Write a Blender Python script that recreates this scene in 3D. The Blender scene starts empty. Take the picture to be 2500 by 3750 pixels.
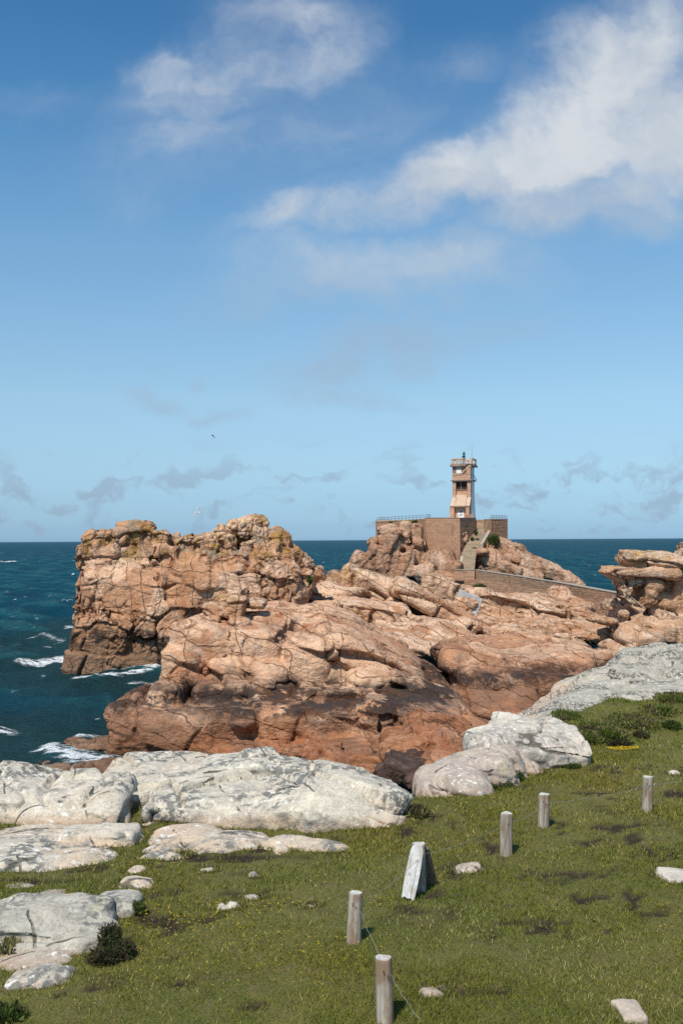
import bpy, math, random
import numpy as np
from concurrent.futures import ThreadPoolExecutor
from mathutils import Matrix, Vector

random.seed(7); np.random.seed(7)
SC = bpy.context.scene
COL = SC.collection
R = math.radians

# ------------------------------------------------------------------ camera
FPX, CXP, CYP, EYE = 3646.0, 1250.0, 1875.0, 14.0      # focal length in photo pixels, photo centre, eye height above the sea
PITCH, ROLL = R(1.618), R(-0.32)
cam_d = bpy.data.cameras.new('camera'); cam = bpy.data.objects.new('camera', cam_d); COL.objects.link(cam)
cam_d.sensor_fit = 'VERTICAL'; cam_d.sensor_height = 36.0; cam_d.sensor_width = 24.0; cam_d.lens = FPX / 3750 * 36.0
cam_d.clip_start = 0.1; cam_d.clip_end = 200000
CAMROT = Matrix.Rotation(math.pi / 2 + PITCH, 4, 'X') @ Matrix.Rotation(ROLL, 4, 'Z')
cam.matrix_world = Matrix.Translation((0, 0, EYE)) @ CAMROT
SC.camera = cam
SC.render.resolution_x, SC.render.resolution_y = 682, 1024

# ------------------------------------------------------------------ world: sky with clouds
SUN_EL, SUN_AZ = R(57), R(-154)       # azimuth measured from +Y (the view) towards +X: behind the camera, to the left
wd = bpy.data.worlds.new('World'); SC.world = wd; wd.use_nodes = True
wt = wd.node_tree; wt.nodes.clear()
def N(t, typ, **kw):
    n = t.nodes.new(typ)
    for k, v in kw.items():
        if k.startswith('i_'):
            k2 = k[2:]
            n.inputs[int(k2) if k2.isdigit() else k2.replace('_', ' ')].default_value = v
        else: setattr(n, k, v)
    return n
def math_(t, op, a, b=None, c=None, clamp=False):
    n = t.nodes.new('ShaderNodeMath'); n.operation = op; n.use_clamp = clamp
    for i, v in enumerate((a, b, c)):
        if v is None: continue
        if isinstance(v, (int, float)): n.inputs[i].default_value = v
        else: t.links.new(v, n.inputs[i])
    return n.outputs[0]
def sstep(t, v, a, b):
    n = t.nodes.new('ShaderNodeMapRange'); n.interpolation_type = 'SMOOTHSTEP'
    t.links.new(v, n.inputs[0])
    n.inputs[1].default_value = a; n.inputs[2].default_value = b
    return n.outputs[0]
def mixc(t, f, a, b, mode='MIX'):
    n = t.nodes.new('ShaderNodeMix'); n.data_type = 'RGBA'; n.blend_type = mode
    for i, v in ((0, f), (6, a), (7, b)):
        if isinstance(v, (int, float)): n.inputs[i].default_value = v
        elif isinstance(v, (tuple, list)): n.inputs[i].default_value = (*v, 1) if len(v) == 3 else v
        else: t.links.new(v, n.inputs[i])
    return n.outputs[2]
def noise(t, vec, scale, detail=4, rough=0.55, dist=0.0, out=0):
    n = t.nodes.new('ShaderNodeTexNoise')
    n.inputs['Scale'].default_value = scale; n.inputs['Detail'].default_value = detail
    n.inputs['Roughness'].default_value = rough; n.inputs['Distortion'].default_value = dist
    if vec is not None: t.links.new(vec, n.inputs['Vector'])
    return n.outputs[out]
def mapping(t, vec, scale=(1, 1, 1), loc=(0, 0, 0), rot=(0, 0, 0)):
    n = t.nodes.new('ShaderNodeMapping')
    n.inputs['Scale'].default_value = scale; n.inputs['Location'].default_value = loc; n.inputs['Rotation'].default_value = rot
    t.links.new(vec, n.inputs['Vector']); return n.outputs[0]

def build_sky():
    t = wt
    sky = N(t, 'ShaderNodeTexSky', sky_type='NISHITA', sun_disc=False)
    sky.sun_elevation = SUN_EL; sky.sun_rotation = SUN_AZ
    sky.altitude = 0; sky.air_density = 1.0; sky.dust_density = 0.6; sky.ozone_density = 1.2
    tc = N(t, 'ShaderNodeTexCoord')
    sep = N(t, 'ShaderNodeSeparateXYZ'); t.links.new(tc.outputs['Generated'], sep.inputs[0])
    x, y, z = sep.outputs
    # azimuth / elevation of the direction, in tangent units (y forward)
    yy = math_(t, 'MAXIMUM', math_(t, 'ABSOLUTE', y), 0.12)
    u = math_(t, 'DIVIDE', x, yy); v = math_(t, 'DIVIDE', z, yy)
    comb = N(t, 'ShaderNodeCombineXYZ'); t.links.new(u, comb.inputs[0]); t.links.new(v, comb.inputs[1]); t.links.new(y, comb.inputs[2])
    uv = comb.outputs[0]
    warp = N(t, 'ShaderNodeTexNoise'); warp.inputs['Scale'].default_value = 5; warp.inputs['Detail'].default_value = 5; warp.inputs['Roughness'].default_value = .6
    t.links.new(uv, warp.inputs['Vector'])
    sub = N(t, 'ShaderNodeVectorMath', operation='SUBTRACT'); t.links.new(warp.outputs['Color'], sub.inputs[0]); sub.inputs[1].default_value = (.5, .5, .5)
    sc_ = N(t, 'ShaderNodeVectorMath', operation='SCALE'); t.links.new(sub.outputs[0], sc_.inputs[0]); sc_.inputs['Scale'].default_value = .17
    ad = N(t, 'ShaderNodeVectorMath', operation='ADD'); t.links.new(uv, ad.inputs[0]); t.links.new(sc_.outputs[0], ad.inputs[1])
    wuv = ad.outputs[0]
    def blob(px, py, rx, ry, rot, gain):
        c = ((px - CXP) / FPX, (1978 - py) / FPX)
        m = N(t, 'ShaderNodeVectorMath', operation='SUBTRACT'); t.links.new(wuv, m.inputs[0]); m.inputs[1].default_value = (c[0], c[1], 0)
        mp = mapping(t, m.outputs[0], rot=(0, 0, 0))
        ro = N(t, 'ShaderNodeVectorRotate', rotation_type='Z_AXIS'); t.links.new(m.outputs[0], ro.inputs['Vector']); ro.inputs['Angle'].default_value = R(-rot)
        s2 = N(t, 'ShaderNodeVectorMath', operation='MULTIPLY'); t.links.new(ro.outputs[0], s2.inputs[0]); s2.inputs[1].default_value = (FPX / rx, FPX / ry, 0)
        ln = N(t, 'ShaderNodeVectorMath', operation='LENGTH'); t.links.new(s2.outputs[0], ln.inputs[0])
        f = sstep(t, ln.outputs['Value'], 1.0, 0.0)
        return math_(t, 'MULTIPLY', f, gain)
    tot = None
    for b in CLOUDS:
        f = blob(*b); tot = f if tot is None else math_(t, 'MAXIMUM', tot, math_(t, 'ADD', f, math_(t, 'MULTIPLY', tot, .35)))
    # the same kind of broken cloud everywhere else in the sky
    gen = noise(t, mapping(t, uv, (1.1, 1.9, .8), (3.1, .4, 2.2)), 1.7, 5, .55)
    outside = math_(t, 'SUBTRACT', 1.0, math_(t, 'MULTIPLY', sstep(t, math_(t, 'ABSOLUTE', u), .62, .40), sstep(t, y, -.1, .2)))
    tot = math_(t, 'MAXIMUM', tot, math_(t, 'MULTIPLY', math_(t, 'MULTIPLY', sstep(t, gen, .52, .72), outside), .8))
    fine = noise(t, mapping(t, wuv, (1, 1.35, 1)), 14, 8, .62)
    cover = math_(t, 'MULTIPLY', tot, math_(t, 'MULTIPLY_ADD', fine, 1.7, .15))
    cover = math_(t, 'MULTIPLY', sstep(t, cover, 0.0, 1.2), .93)
    # small grey clouds strung along the horizon
    low = noise(t, mapping(t, wuv, (1.0, 2.4, 1), (.37, .1, 0)), 18, 6, .55)
    band = math_(t, 'MULTIPLY', sstep(t, v, .0, .012), sstep(t, v, .115, .045))
    lowc = math_(t, 'MULTIPLY', math_(t, 'MULTIPLY', sstep(t, low, .50, .66), band), .66)
    base = N(t, 'ShaderNodeHueSaturation'); t.links.new(sky.outputs[0], base.inputs['Color'])
    rp = N(t, 'ShaderNodeValToRGB'); t.links.new(z, rp.inputs[0]); el = rp.color_ramp.elements
    for i, (p_, c_) in enumerate(SKY_GRADE):
        e_ = el[i] if i < 2 else el.new(p_)
        e_.position = p_; e_.color = (c_[0] / 2, c_[1] / 2, c_[2] / 2, 1)
    tg = mixc(t, 1.0, rp.outputs[0], (2, 2, 2), 'MULTIPLY')
    mul = N(t, 'ShaderNodeMix', data_type='RGBA', blend_type='MULTIPLY'); mul.inputs[0].default_value = 1; t.links.new(base.outputs[0], mul.inputs[6]); t.links.new(tg, mul.inputs[7])
    base.inputs['Hue'].default_value = SKY_HSV[0]; base.inputs['Saturation'].default_value = SKY_HSV[1]; base.inputs['Value'].default_value = SKY_HSV[2]
    bright = noise(t, mapping(t, wuv, (1, 1.6, 1), (1.7, 0, 0)), 6, 5, .5)
    ccol = mixc(t, sstep(t, bright, .35, .65), CLOUD_LO, CLOUD_HI)
    ccol = mixc(t, sstep(t, z, .33, .20), ccol, CLOUD_MID)
    c1 = mixc(t, lowc, mul.outputs[2], CLOUD_LOW)
    c2 = mixc(t, cover, c1, ccol)
    bg = N(t, 'ShaderNodeBackground'); t.links.new(c2, bg.inputs[0]); bg.inputs[1].default_value = SKY_STR
    out = N(t, 'ShaderNodeOutputWorld'); t.links.new(bg.outputs[0], out.inputs[0])
SKY_STR = 0.10
SKY_HSV = (0.5, 1.0, 1.0)
SKY_GRADE = [(0.0044, (0.597, 1.012, 1.766)), (0.0126, (0.562, 0.932, 1.609)), (0.0397, (0.625, 0.918, 1.378)), (0.0758, (0.806, 1.024, 1.27)), (0.1388, (1.034, 1.237, 1.307)), (0.2089, (1.075, 1.324, 1.378)), (0.2794, (1.02, 1.39, 1.458)), (0.3533, (0.803, 1.283, 1.453)), (0.4195, (0.581, 1.138, 1.388)), (0.4673, (0.486, 1.02, 1.316))]    # how the air of the day shifts the clear-sky model, by sine of elevation
CLOUD_HI, CLOUD_LO, CLOUD_LOW, CLOUD_MID = (7.0, 7.3, 7.6), (4.9, 5.6, 6.5), (3.0, 4.1, 5.3), (3.5, 4.7, 6.0)
CLOUDS = [  # photo px, py, rx, ry, tilt, gain
    (780, 280, 600, 360, 12, .62), (880, 270, 300, 220, 15, .38), (1180, 130, 420, 300, 25, .55), (560, 220, 240, 170, 0, .45), (720, 500, 700, 260, 5, .38), (1000, 20, 560, 180, 0, .5), (1250, 430, 520, 220, 18, .38),
    (2280, 260, 760, 460, 32, 1.1), (2520, 470, 640, 440, 10, 1.0), (2050, 540, 720, 320, 24, 1.0), (1640, 650, 680, 220, 15, .95), (1150, 790, 480, 150, 12, .72), (2150, 700, 620, 260, 10, .8),
    (1150, 990, 720, 220, 8, .60), (1650, 970, 760, 220, 6, .64), (1450, 1220, 640, 170, 8, .66), (1150, 1330, 460, 110, 8, .60), (550, 1450, 340, 95, -6, .58), (780, 1510, 220, 75, -8, .52),
    (1250, 1410, 640, 95, 3, .52), (1900, 1130, 480, 130, 2, .40), (2450, 120, 460, 300, 20, .8), (1700, 200, 360, 200, 20, .35), (150, 330, 340, 140, 0, .24), (2400, 740, 460, 160, 8, .5), (1150, 480, 1500, 560, 8, .24), (520, 1320, 140, 50, 0, .4), (730, 1350, 120, 45, 0, .45), (60, 1300, 160, 60, 0, .3)]
build_sky()

# ------------------------------------------------------------------ sun, exposure
sd = bpy.data.lights.new('sun', 'SUN'); sun = bpy.data.objects.new('sun', sd); COL.objects.link(sun)
sd.energy = 4.8; sd.angle = R(0.5); sd.color = (1.0, .935, .83)
sdir = Vector((math.sin(SUN_AZ) * math.cos(SUN_EL), math.cos(SUN_AZ) * math.cos(SUN_EL), math.sin(SUN_EL)))
sun.rotation_euler = sdir.to_track_quat('Z', 'Y').to_euler(); sun.location = (-30, -30, 60)
SC.view_settings.view_transform = 'Standard'; SC.view_settings.look = 'None'
SC.view_settings.exposure = 0.0; SC.view_settings.gamma = 1.0; SC.view_settings.use_curve_mapping = False
SC.cycles.use_denoising = False; SC.cycles.max_bounces = 5; SC.cycles.diffuse_bounces = 2; SC.cycles.glossy_bounces = 3
SC.cycles.transmission_bounces = 2; SC.cycles.caustics_reflective = False; SC.cycles.caustics_refractive = False

# ------------------------------------------------------------------ helpers: pixels to places
_M = np.array(CAMROT.to_3x3())
def W(px, py, y):
    """the point at depth y (metres along +Y) that the photo shows at px, py"""
    d = _M @ np.array([(px - CXP) / FPX, -(py - CYP) / FPX, -1.0])
    d = d * (y / d[1]); return np.array([d[0], d[1], EYE + d[2]])
def Gd(px, py, z=9.6):
    """the point at height z that the photo shows at px, py"""
    d = _M @ np.array([(px - CXP) / FPX, -(py - CYP) / FPX, -1.0])
    k = (z - EYE) / d[2]; return np.array([d[0] * k, d[1] * k, z])

# ------------------------------------------------------------------ numpy noise
def _h(ix, iy, iz, seed):
    with np.errstate(over='ignore'):
        n = ix.astype(np.uint32) * np.uint32(374761393) + iy.astype(np.uint32) * np.uint32(668265263) + iz.astype(np.uint32) * np.uint32(2246822519) + np.uint32((seed * 1274126177) & 0xffffffff)
        n ^= n >> np.uint32(15); n *= np.uint32(2246822519); n ^= n >> np.uint32(13); n *= np.uint32(3266489917); n ^= n >> np.uint32(16)
    return n
def _f(n): return n.astype(np.float32) * np.float32(1 / 4294967296.0)
def vnoise(P, seed=0):
    i = np.floor(P); f = (P - i).astype(np.float32); i = i.astype(np.int64)
    u = f * f * f * (f * (f * 6 - 15) + 10)
    r = 0
    for dx in (0, 1):
        wx = u[:, 0] if dx else 1 - u[:, 0]
        for dy in (0, 1):
            wy = u[:, 1] if dy else 1 - u[:, 1]
            for dz in (0, 1):
                wz = u[:, 2] if dz else 1 - u[:, 2]
                r = r + wx * wy * wz * _f(_h(i[:, 0] + dx, i[:, 1] + dy, i[:, 2] + dz, seed))
    return r * 2 - 1
POOL = ThreadPoolExecutor(4)
def chunks(fn, P, *a):
    if len(P) < 40000: return fn(P, *a)
    out = list(POOL.map(lambda q: fn(q, *a), np.array_split(P, max(4, len(P) // 30000))))
    return tuple(np.concatenate(o) for o in zip(*out)) if isinstance(out[0], tuple) else np.concatenate(out)
def fbm(P, oct=4, seed=0, gain=.5): return chunks(_fbm, P, oct, seed, gain)
def voronoi(P, jit=.8, seed=0): return chunks(_voronoi, P, jit, seed)
def _fbm(P, oct=4, seed=0, gain=.5):
    r = 0; a = 1; s = 1
    for o in range(oct):
        r = r + a * vnoise(P * s + o * 17.3, seed + o * 7); a *= gain; s *= 2.03
    return r
def fbm2(x, y, sc, oct=4, seed=0, gain=.5):
    return fbm(np.stack([x * sc, y * sc, np.zeros_like(x) + seed * 3.7], 1), oct, seed, gain)
def _voronoi(P, jit=.8, seed=0):
    """P in cell units -> distance to the border between the two nearest cells, hash of the nearest, offset from its point"""
    i0 = np.floor(P).astype(np.int64); n = len(P)
    f1 = np.full(n, 1e9, np.float32); f2 = np.full(n, 1e9, np.float32)
    c1 = np.zeros((n, 3), np.float32); c2 = np.zeros((n, 3), np.float32); h1 = np.zeros(n, np.uint32)
    base = i0.astype(np.float64)
    fr = (P - base).astype(np.float32)
    for dx in (-1, 0, 1):
        for dy in (-1, 0, 1):
            for dz in (-1, 0, 1):
                h = _h(i0[:, 0] + dx, i0[:, 1] + dy, i0[:, 2] + dz, seed)
                q = np.empty((n, 3), np.float32)
                q[:, 0] = dx + .5 + jit * ((h & np.uint32(1023)).astype(np.float32) / 1023 - .5)
                q[:, 1] = dy + .5 + jit * (((h >> np.uint32(10)) & np.uint32(1023)).astype(np.float32) / 1023 - .5)
                q[:, 2] = dz + .5 + jit * (((h >> np.uint32(20)) & np.uint32(1023)).astype(np.float32) / 1023 - .5)
                e = q - fr; d = np.einsum('ij,ij->i', e, e)
                m = d < f1
                m2 = (~m) & (d < f2)
                f2 = np.where(m, f1, np.where(m2, d, f2)); c2[m] = c1[m]; c2[m2] = q[m2]
                f1 = np.where(m, d, f1); c1[m] = q[m]; h1[m] = h[m]
    den = np.sqrt(((c1 - c2) ** 2).sum(1)) + 1e-4
    return (f2 - f1) / (2 * den), h1, fr - c1
def joint_sets(P_, sp, seed):
    """three families of joint planes (beds, then cross joints broken from bed to bed); spacings sp in metres along P_'s axes z, x, y"""
    return chunks(_joint_sets, P_, tuple(sp), seed)
def _joint_sets(P_, sp, seed):
    bd = np.full(len(P_), 1e9, np.float32); ids = []; off = 0
    zero = np.zeros(len(P_), np.int64)
    for s, (ax, d) in enumerate(zip((2, 0, 1), (sp[2], sp[0], sp[1]))):
        u = P_[:, ax] / d + off
        u = u + .33 * vnoise(np.stack([u * .9, zero + s * 7.7, off + zero * 1.0], 1), seed + s)
        n = np.floor(u).astype(np.int64); f = u - n; oi = (np.floor(np.asarray(off) * 64).astype(np.int64) + zero)
        op = lambda m: _f(_h(m, oi, zero + s, seed + 40)) > (.18 if s == 0 else .36)
        near = np.where(f < .5, n, n + 1); dist = np.where(f < .5, f, 1 - f) * d
        o_n = op(n); bd = np.where(op(near), np.minimum(bd, dist), bd)
        idn = np.where(o_n, n, np.where(op(n - 1), n - 1, n - 2)); ids.append(idn)
        if s == 0: off = _f(_h(idn, zero, zero, seed + 60)) * 9.0
        elif s == 1: off = off + _f(_h(idn, ids[0], zero, seed + 61)) * 5.0
    return bd.astype(np.float32), _h(ids[0], ids[1], ids[2], seed + 70)
def rnd(h, k):
    return _f(_h(h.astype(np.int64) & 0xffffff, (h.astype(np.int64) >> 8), np.full(len(h), k, np.int64), 91 + k))

# ------------------------------------------------------------------ signed distance rocks -> surface nets -> jointed granite
def rotm(rot=0, yaw=0, pitch=0):
    return np.array((Matrix.Rotation(R(yaw), 3, 'Z') @ Matrix.Rotation(R(rot), 3, 'Y') @ Matrix.Rotation(R(pitch), 3, 'X')))
class Prim:
    pass
def P(kind, cx, cy, df, hx, hz, hy, rot=0, yaw=0, pitch=0, r=None, part=None):
    """a lobe of rock whose front lies df metres away, centred in the photo at cx, cy with half sizes hx, hz (photo px) and half depth hy (m)"""
    p = Prim(); p.kind = kind; p.part = part
    dref = df if kind == 'b' else df + hy * .6
    s = dref / FPX
    c = W(cx, cy, dref)
    dirn = np.array([c[0], c[1], 0]); dirn /= np.linalg.norm(dirn)
    p.c = c + dirn * (hy if kind == 'b' else hy * .4)
    p.h = np.array([hx * s, hy, hz * s]); p.M = rotm(rot, yaw, pitch)
    p.r = min(r if r is not None else .35 * min(p.h), .95 * min(p.h)); return p
def PW(kind, c, h, rot=0, yaw=0, pitch=0, r=None, part=None):
    p = Prim(); p.kind = kind; p.part = part; p.c = np.array(c, float); p.h = np.array(h, float); p.M = rotm(rot, yaw, pitch)
    p.r = min(r if r is not None else .35 * min(p.h), .95 * min(p.h)); return p
def sdf(p, X):
    q = (X - p.c.astype(np.float32)) @ p.M.astype(np.float32)      # into the lobe's own axes
    h = p.h.astype(np.float32)
    if p.kind == 'e':
        k0 = np.sqrt(((q / h) ** 2).sum(-1)) + 1e-6; k1 = np.sqrt(((q / (h * h)) ** 2).sum(-1)) + 1e-6
        return k0 * (k0 - 1) / k1
    a = np.abs(q) - (h - p.r)
    return np.sqrt((np.maximum(a, 0) ** 2).sum(-1)) + np.minimum(a.max(-1), 0) - p.r
def smin(a, b, k):
    hh = np.clip(.5 + .5 * (b - a) / k, 0, 1)
    return b + (a - b) * hh - k * hh * (1 - hh)
def surface_nets(D, org, vx):
    nx, ny, nz = D.shape; S = D < 0
    cnt = np.zeros((nx - 1, ny - 1, nz - 1), np.int8)
    for a in (0, 1):
        for b in (0, 1):
            for c in (0, 1):
                cnt += S[a:nx - 1 + a, b:ny - 1 + b, c:nz - 1 + c]
    act = (cnt > 0) & (cnt < 8); ijk = np.argwhere(act)
    idx = np.full(act.shape, -1, np.int32); idx[act] = np.arange(len(ijk), dtype=np.int32)
    pos = np.zeros((len(ijk), 3), np.float32); w = np.zeros(len(ijk), np.float32)
    cor = {}
    for a in (0, 1):
        for b in (0, 1):
            for c in (0, 1): cor[a, b, c] = D[ijk[:, 0] + a, ijk[:, 1] + b, ijk[:, 2] + c]
    for ax in range(3):
        for s in (0, 1):
            for t in (0, 1):
                o = [s, t]; o.insert(ax, 0); e = list(o); e[ax] = 1
                d0, d1 = cor[tuple(o)], cor[tuple(e)]
                m = (d0 < 0) != (d1 < 0)
                tt = np.where(m, d0 / np.where(m, d0 - d1, 1), 0)
                for k in range(3):
                    pos[:, k] += np.where(m, (tt if k == ax else o[k]), 0)
                w += m
    V = (ijk + pos / w[:, None]) * vx + org
    Q = []
    for ax in range(3):
        sl0 = [slice(1, -1)] * 3; sl0[ax] = slice(0, -1); sl1 = list(sl0); sl1[ax] = slice(1, None)
        A, B = S[tuple(sl0)], S[tuple(sl1)]
        e = np.argwhere(A != B); inside = A[e[:, 0], e[:, 1], e[:, 2]]
        b1, b2 = [k for k in range(3) if k != ax]
        g = e.copy(); g[:, b1] += 1; g[:, b2] += 1          # grid corner of the edge
        def cell(o1, o2):
            c = g.copy(); c[:, b1] -= o1; c[:, b2] -= o2; return idx[c[:, 0], c[:, 1], c[:, 2]]
        q = np.stack([cell(1, 1), cell(0, 1), cell(0, 0), cell(1, 0)], 1)
        flip = inside if ax != 1 else ~inside
        q[~flip] = q[~flip][:, ::-1]; Q.append(q)
    return V.astype(np.float32), np.concatenate(Q)
def vnormals(V, Q):
    fn = np.cross(V[Q[:, 2]] - V[Q[:, 0]], V[Q[:, 3]] - V[Q[:, 1]])
    Nn = np.zeros_like(V)
    for k in range(3):
        s = np.zeros(len(V))
        for c in range(4): s += np.bincount(Q[:, c], fn[:, k], len(V))
        Nn[:, k] = s
    return Nn / (np.linalg.norm(Nn, axis=1, keepdims=True) + 1e-9)
def jointed(V, Q, layers, seed, fine=.05, fine_sc=.9, bend=1.0):
    """break the surface into blocks: each layer = (cell size xyz, tilt deg, block offset, groove depth, groove width, facet tilt, flatness)
    every cell is pressed towards its own mean plane, set proud or back, and parted from its neighbours by a narrow joint"""
    tint = np.zeros(len(V), np.float32); joint = np.zeros(len(V), np.float32)
    for li, (cs, tilt, amp, gd, gw, ft, flat) in enumerate(layers):
        Nn = vnormals(V, Q)
        cs = np.array(cs, float)
        warp = np.stack([fbm(V / (cs.mean() * 1.9) + k * 31.7, 2, seed + k + li * 9) for k in range(3)], 1) * .30
        if li == 0: bd, hh = joint_sets(V @ rotm(tilt[0], tilt[1], tilt[2]) + warp * cs.mean() * bend, cs, seed)
        else:
            bd, hh, off = voronoi((V @ rotm(tilt[0], tilt[1], tilt[2])) / cs + warp, .8, seed + 11 * li); bd = bd * cs.min()
        keep = rnd(hh, 3)                                   # some joints stay closed
        fade = np.clip(fbm(V / (cs.mean() * 2.4), 2, seed + 5 + li) * 1.7 + .70, .2, 1) if li == 0 else np.clip(fbm(V / (cs.mean() * 3.2), 2, seed + 5 + li) * 2.4 + .25, 0, 1)
        _, inv = np.unique(hh, return_inverse=True); nb = np.bincount(inv)
        C = np.stack([np.bincount(inv, V[:, i]) / nb for i in range(3)], 1)
        PN = np.stack([np.bincount(inv, Nn[:, i]) / nb for i in range(3)], 1)
        coh = np.linalg.norm(PN, axis=1); PN /= coh[:, None] + 1e-9
        ran = np.stack([rnd(hh, 5) - .5, rnd(hh, 6) - .5, rnd(hh, 7) - .5], 1)
        pn = PN[inv] + ft * ran * 2; pn /= np.linalg.norm(pn, axis=1, keepdims=True)
        dist = ((C[inv] - V) * pn).sum(1)
        lim = cs.min() * .32
        dist = np.tanh(dist / lim) * lim * flat * np.clip((coh[inv] - .55) / .3, 0, 1) * (1 if li == 0 else .25 + .75 * fade)
        d = amp * (rnd(hh, 1) - .5) * 2 * (.4 + .6 * fade)
        V = V + (pn * dist[:, None] + Nn * (d - gd * np.exp(-(bd / gw) ** 2) * (.25 + .75 * keep) * fade)[:, None]).astype(np.float32)
        tint += (rnd(hh, 2) - .5) * (1.0 if li == 0 else .55)
        joint = np.maximum(joint, np.exp(-(bd / (gw * .8)) ** 2) * fade)
    Nn = vnormals(V, Q)
    V = V + Nn * (fine * fbm(V * fine_sc, 5, seed + 77, .55))[:, None].astype(np.float32)
    return V.astype(np.float32), tint, joint

# ------------------------------------------------------------------ mesh and object helpers
def fast_mesh(name, V, F, attrs=None, smooth=True):
    me = bpy.data.meshes.new(name); k = F.shape[1]
    me.vertices.add(len(V)); me.vertices.foreach_set('co', np.ascontiguousarray(V, np.float32).ravel())
    me.loops.add(F.size); me.loops.foreach_set('vertex_index', np.ascontiguousarray(F, np.int32).ravel())
    me.polygons.add(len(F)); me.polygons.foreach_set('loop_start', np.arange(0, F.size, k, dtype=np.int32))
    me.polygons.foreach_set('loop_total', np.full(len(F), k, np.int32))
    for an, av in (attrs or {}).items():
        if av.ndim == 2:
            a = me.attributes.new(an, 'FLOAT_COLOR', 'POINT'); c = np.ones((len(V), 4), np.float32); c[:, :3] = av; a.data.foreach_set('color', c.ravel())
        else:
            a = me.attributes.new(an, 'FLOAT', 'POINT'); a.data.foreach_set('value', np.ascontiguousarray(av, np.float32))
    me.update(calc_edges=True); me.validate()
    if smooth: me.polygons.foreach_set('use_smooth', np.ones(len(F), bool))
    return me
def link(name, me, mat=None, parent=None, loc=None):
    o = bpy.data.objects.new(name, me); COL.objects.link(o)
    if mat is not None and me is not None and not me.materials: me.materials.append(mat)
    if parent is not None: o.parent = parent
    if loc is not None: o.location = loc
    return o
def tag(o, label=None, cat=None, group=None, kind=None):
    if label: o['label'] = label
    if cat: o['category'] = cat
    if group: o['group'] = group
    if kind or label: o['kind'] = kind or 'thing'
    return o
def empty(name, loc=(0, 0, 0), rz=0):
    o = bpy.data.objects.new(name, None); COL.objects.link(o); o.location = loc; o.rotation_euler = (0, 0, rz); o.empty_display_size = .2; return o
def rock(name, prims, vx, layers, seed, mat, label=None, cat='rock', group=None, k=.3, zmin=-1.2, fine=.05, fine_sc=.9, kind=None, pad=1.0, prewarp=.0, core='rock_mass', zlow=None, bend=1.0, smooth=True):
    """one rock formation; lobes that carry a part name become parts of their own"""
    lo = np.min([p.c - np.abs(p.M) @ p.h for p in prims], 0) - pad; hi = np.max([p.c + np.abs(p.M) @ p.h for p in prims], 0) + pad
    lo[2] = max(lo[2], zmin)
    n = np.ceil((hi - lo) / vx).astype(int) + 1
    D = np.full(n, 50, np.float32)
    for p in prims:
        e = np.abs(p.M) @ p.h + max(1.2, 5 * vx) + k
        a = np.maximum(np.floor((p.c - e - lo) / vx).astype(int), 0); b = np.minimum(np.ceil((p.c + e - lo) / vx).astype(int) + 1, n)
        if (b <= a).any(): continue
        g = np.stack(np.meshgrid(*[np.arange(a[i], b[i], dtype=np.float32) * vx + lo[i] for i in range(3)], indexing='ij'), -1).astype(np.float32)
        d = sdf(p, g); s = (slice(a[0], b[0]), slice(a[1], b[1]), slice(a[2], b[2]))
        D[s] = smin(D[s], d, k)
    V, Q = surface_nets(D, lo.astype(np.float32), vx)
    if lo[2] < 0: Q = Q[V[Q[:, 0], 2] > -.45]          # nothing shows below the sea
    del D
    ids = None
    names = [p.part for p in prims]
    if any(names):
        best = np.full(len(V), 1e9, np.float32); ids = np.zeros(len(V), np.int32)
        for i, p in enumerate(prims):
            d = sdf(p, V); m = d < best; best[m] = d[m]; ids[m] = i + 1 if p.part else 0
    if prewarp:
        Nn = vnormals(V, Q); V = V + (Nn * (prewarp * fbm(V / 5.0, 2, seed + 3))[:, None]).astype(np.float32)
    V, tint, joint = jointed(V, Q, layers, seed, fine, fine_sc, bend)
    base = np.array([(lo[0] + hi[0]) / 2, (lo[1] + hi[1]) / 2, max(lo[2], 0)])
    V = V - base.astype(np.float32)
    at = {'tint': tint, 'joint': joint}
    if zlow is not None: at['low'] = np.clip((zlow[0] + zlow[1] - (V[:, 2] + base[2])) / zlow[1] + .5 * fbm(V * .8, 3, seed), 0, 1)
    if ids is None:
        o = link(name, fast_mesh(name, V, Q, at, smooth), mat, loc=base); return tag(o, label, cat, group, kind)
    root = empty(name, base); tag(root, label, cat, group, kind)
    fid = ids[Q[:, 0]]
    for i in np.unique(fid):
        q = Q[fid == i]
        if len(q) < 12: continue
        u, inv = np.unique(q, return_inverse=True); nm = core if i == 0 else prims[i - 1].part
        me = fast_mesh(nm, V[u], inv.reshape(-1, 4), {a: v[u] for a, v in at.items()}, smooth)
        link(nm, me, mat, root)
    return root
def newmat(name):
    m = bpy.data.materials.new(name); m.use_nodes = True; t = m.node_tree; t.nodes.clear()
    b = t.nodes.new('ShaderNodeBsdfPrincipled'); o = t.nodes.new('ShaderNodeOutputMaterial'); t.links.new(b.outputs[0], o.inputs[0])
    b.inputs['Specular IOR Level'].default_value = .25
    return m, t, b
def geo(t):
    g = t.nodes.new('ShaderNodeNewGeometry'); s = t.nodes.new('ShaderNodeSeparateXYZ'); t.links.new(g.outputs['Position'], s.inputs[0])
    ns = t.nodes.new('ShaderNodeSeparateXYZ'); t.links.new(g.outputs['Normal'], ns.inputs[0])
    return g.outputs['Position'], s.outputs[2], ns.outputs[2]
def attr(t, name):
    a = t.nodes.new('ShaderNodeAttribute'); a.attribute_name = name; return a
def bump(t, b, h, strength, dist, prev=None):
    n = t.nodes.new('ShaderNodeBump'); n.inputs['Strength'].default_value = strength; n.inputs['Distance'].default_value = dist
    t.links.new(h, n.inputs['Height'])
    if prev is not None: t.links.new(prev, n.inputs['Normal'])
    t.links.new(n.outputs[0], b.inputs['Normal']); return n.outputs[0]
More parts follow.
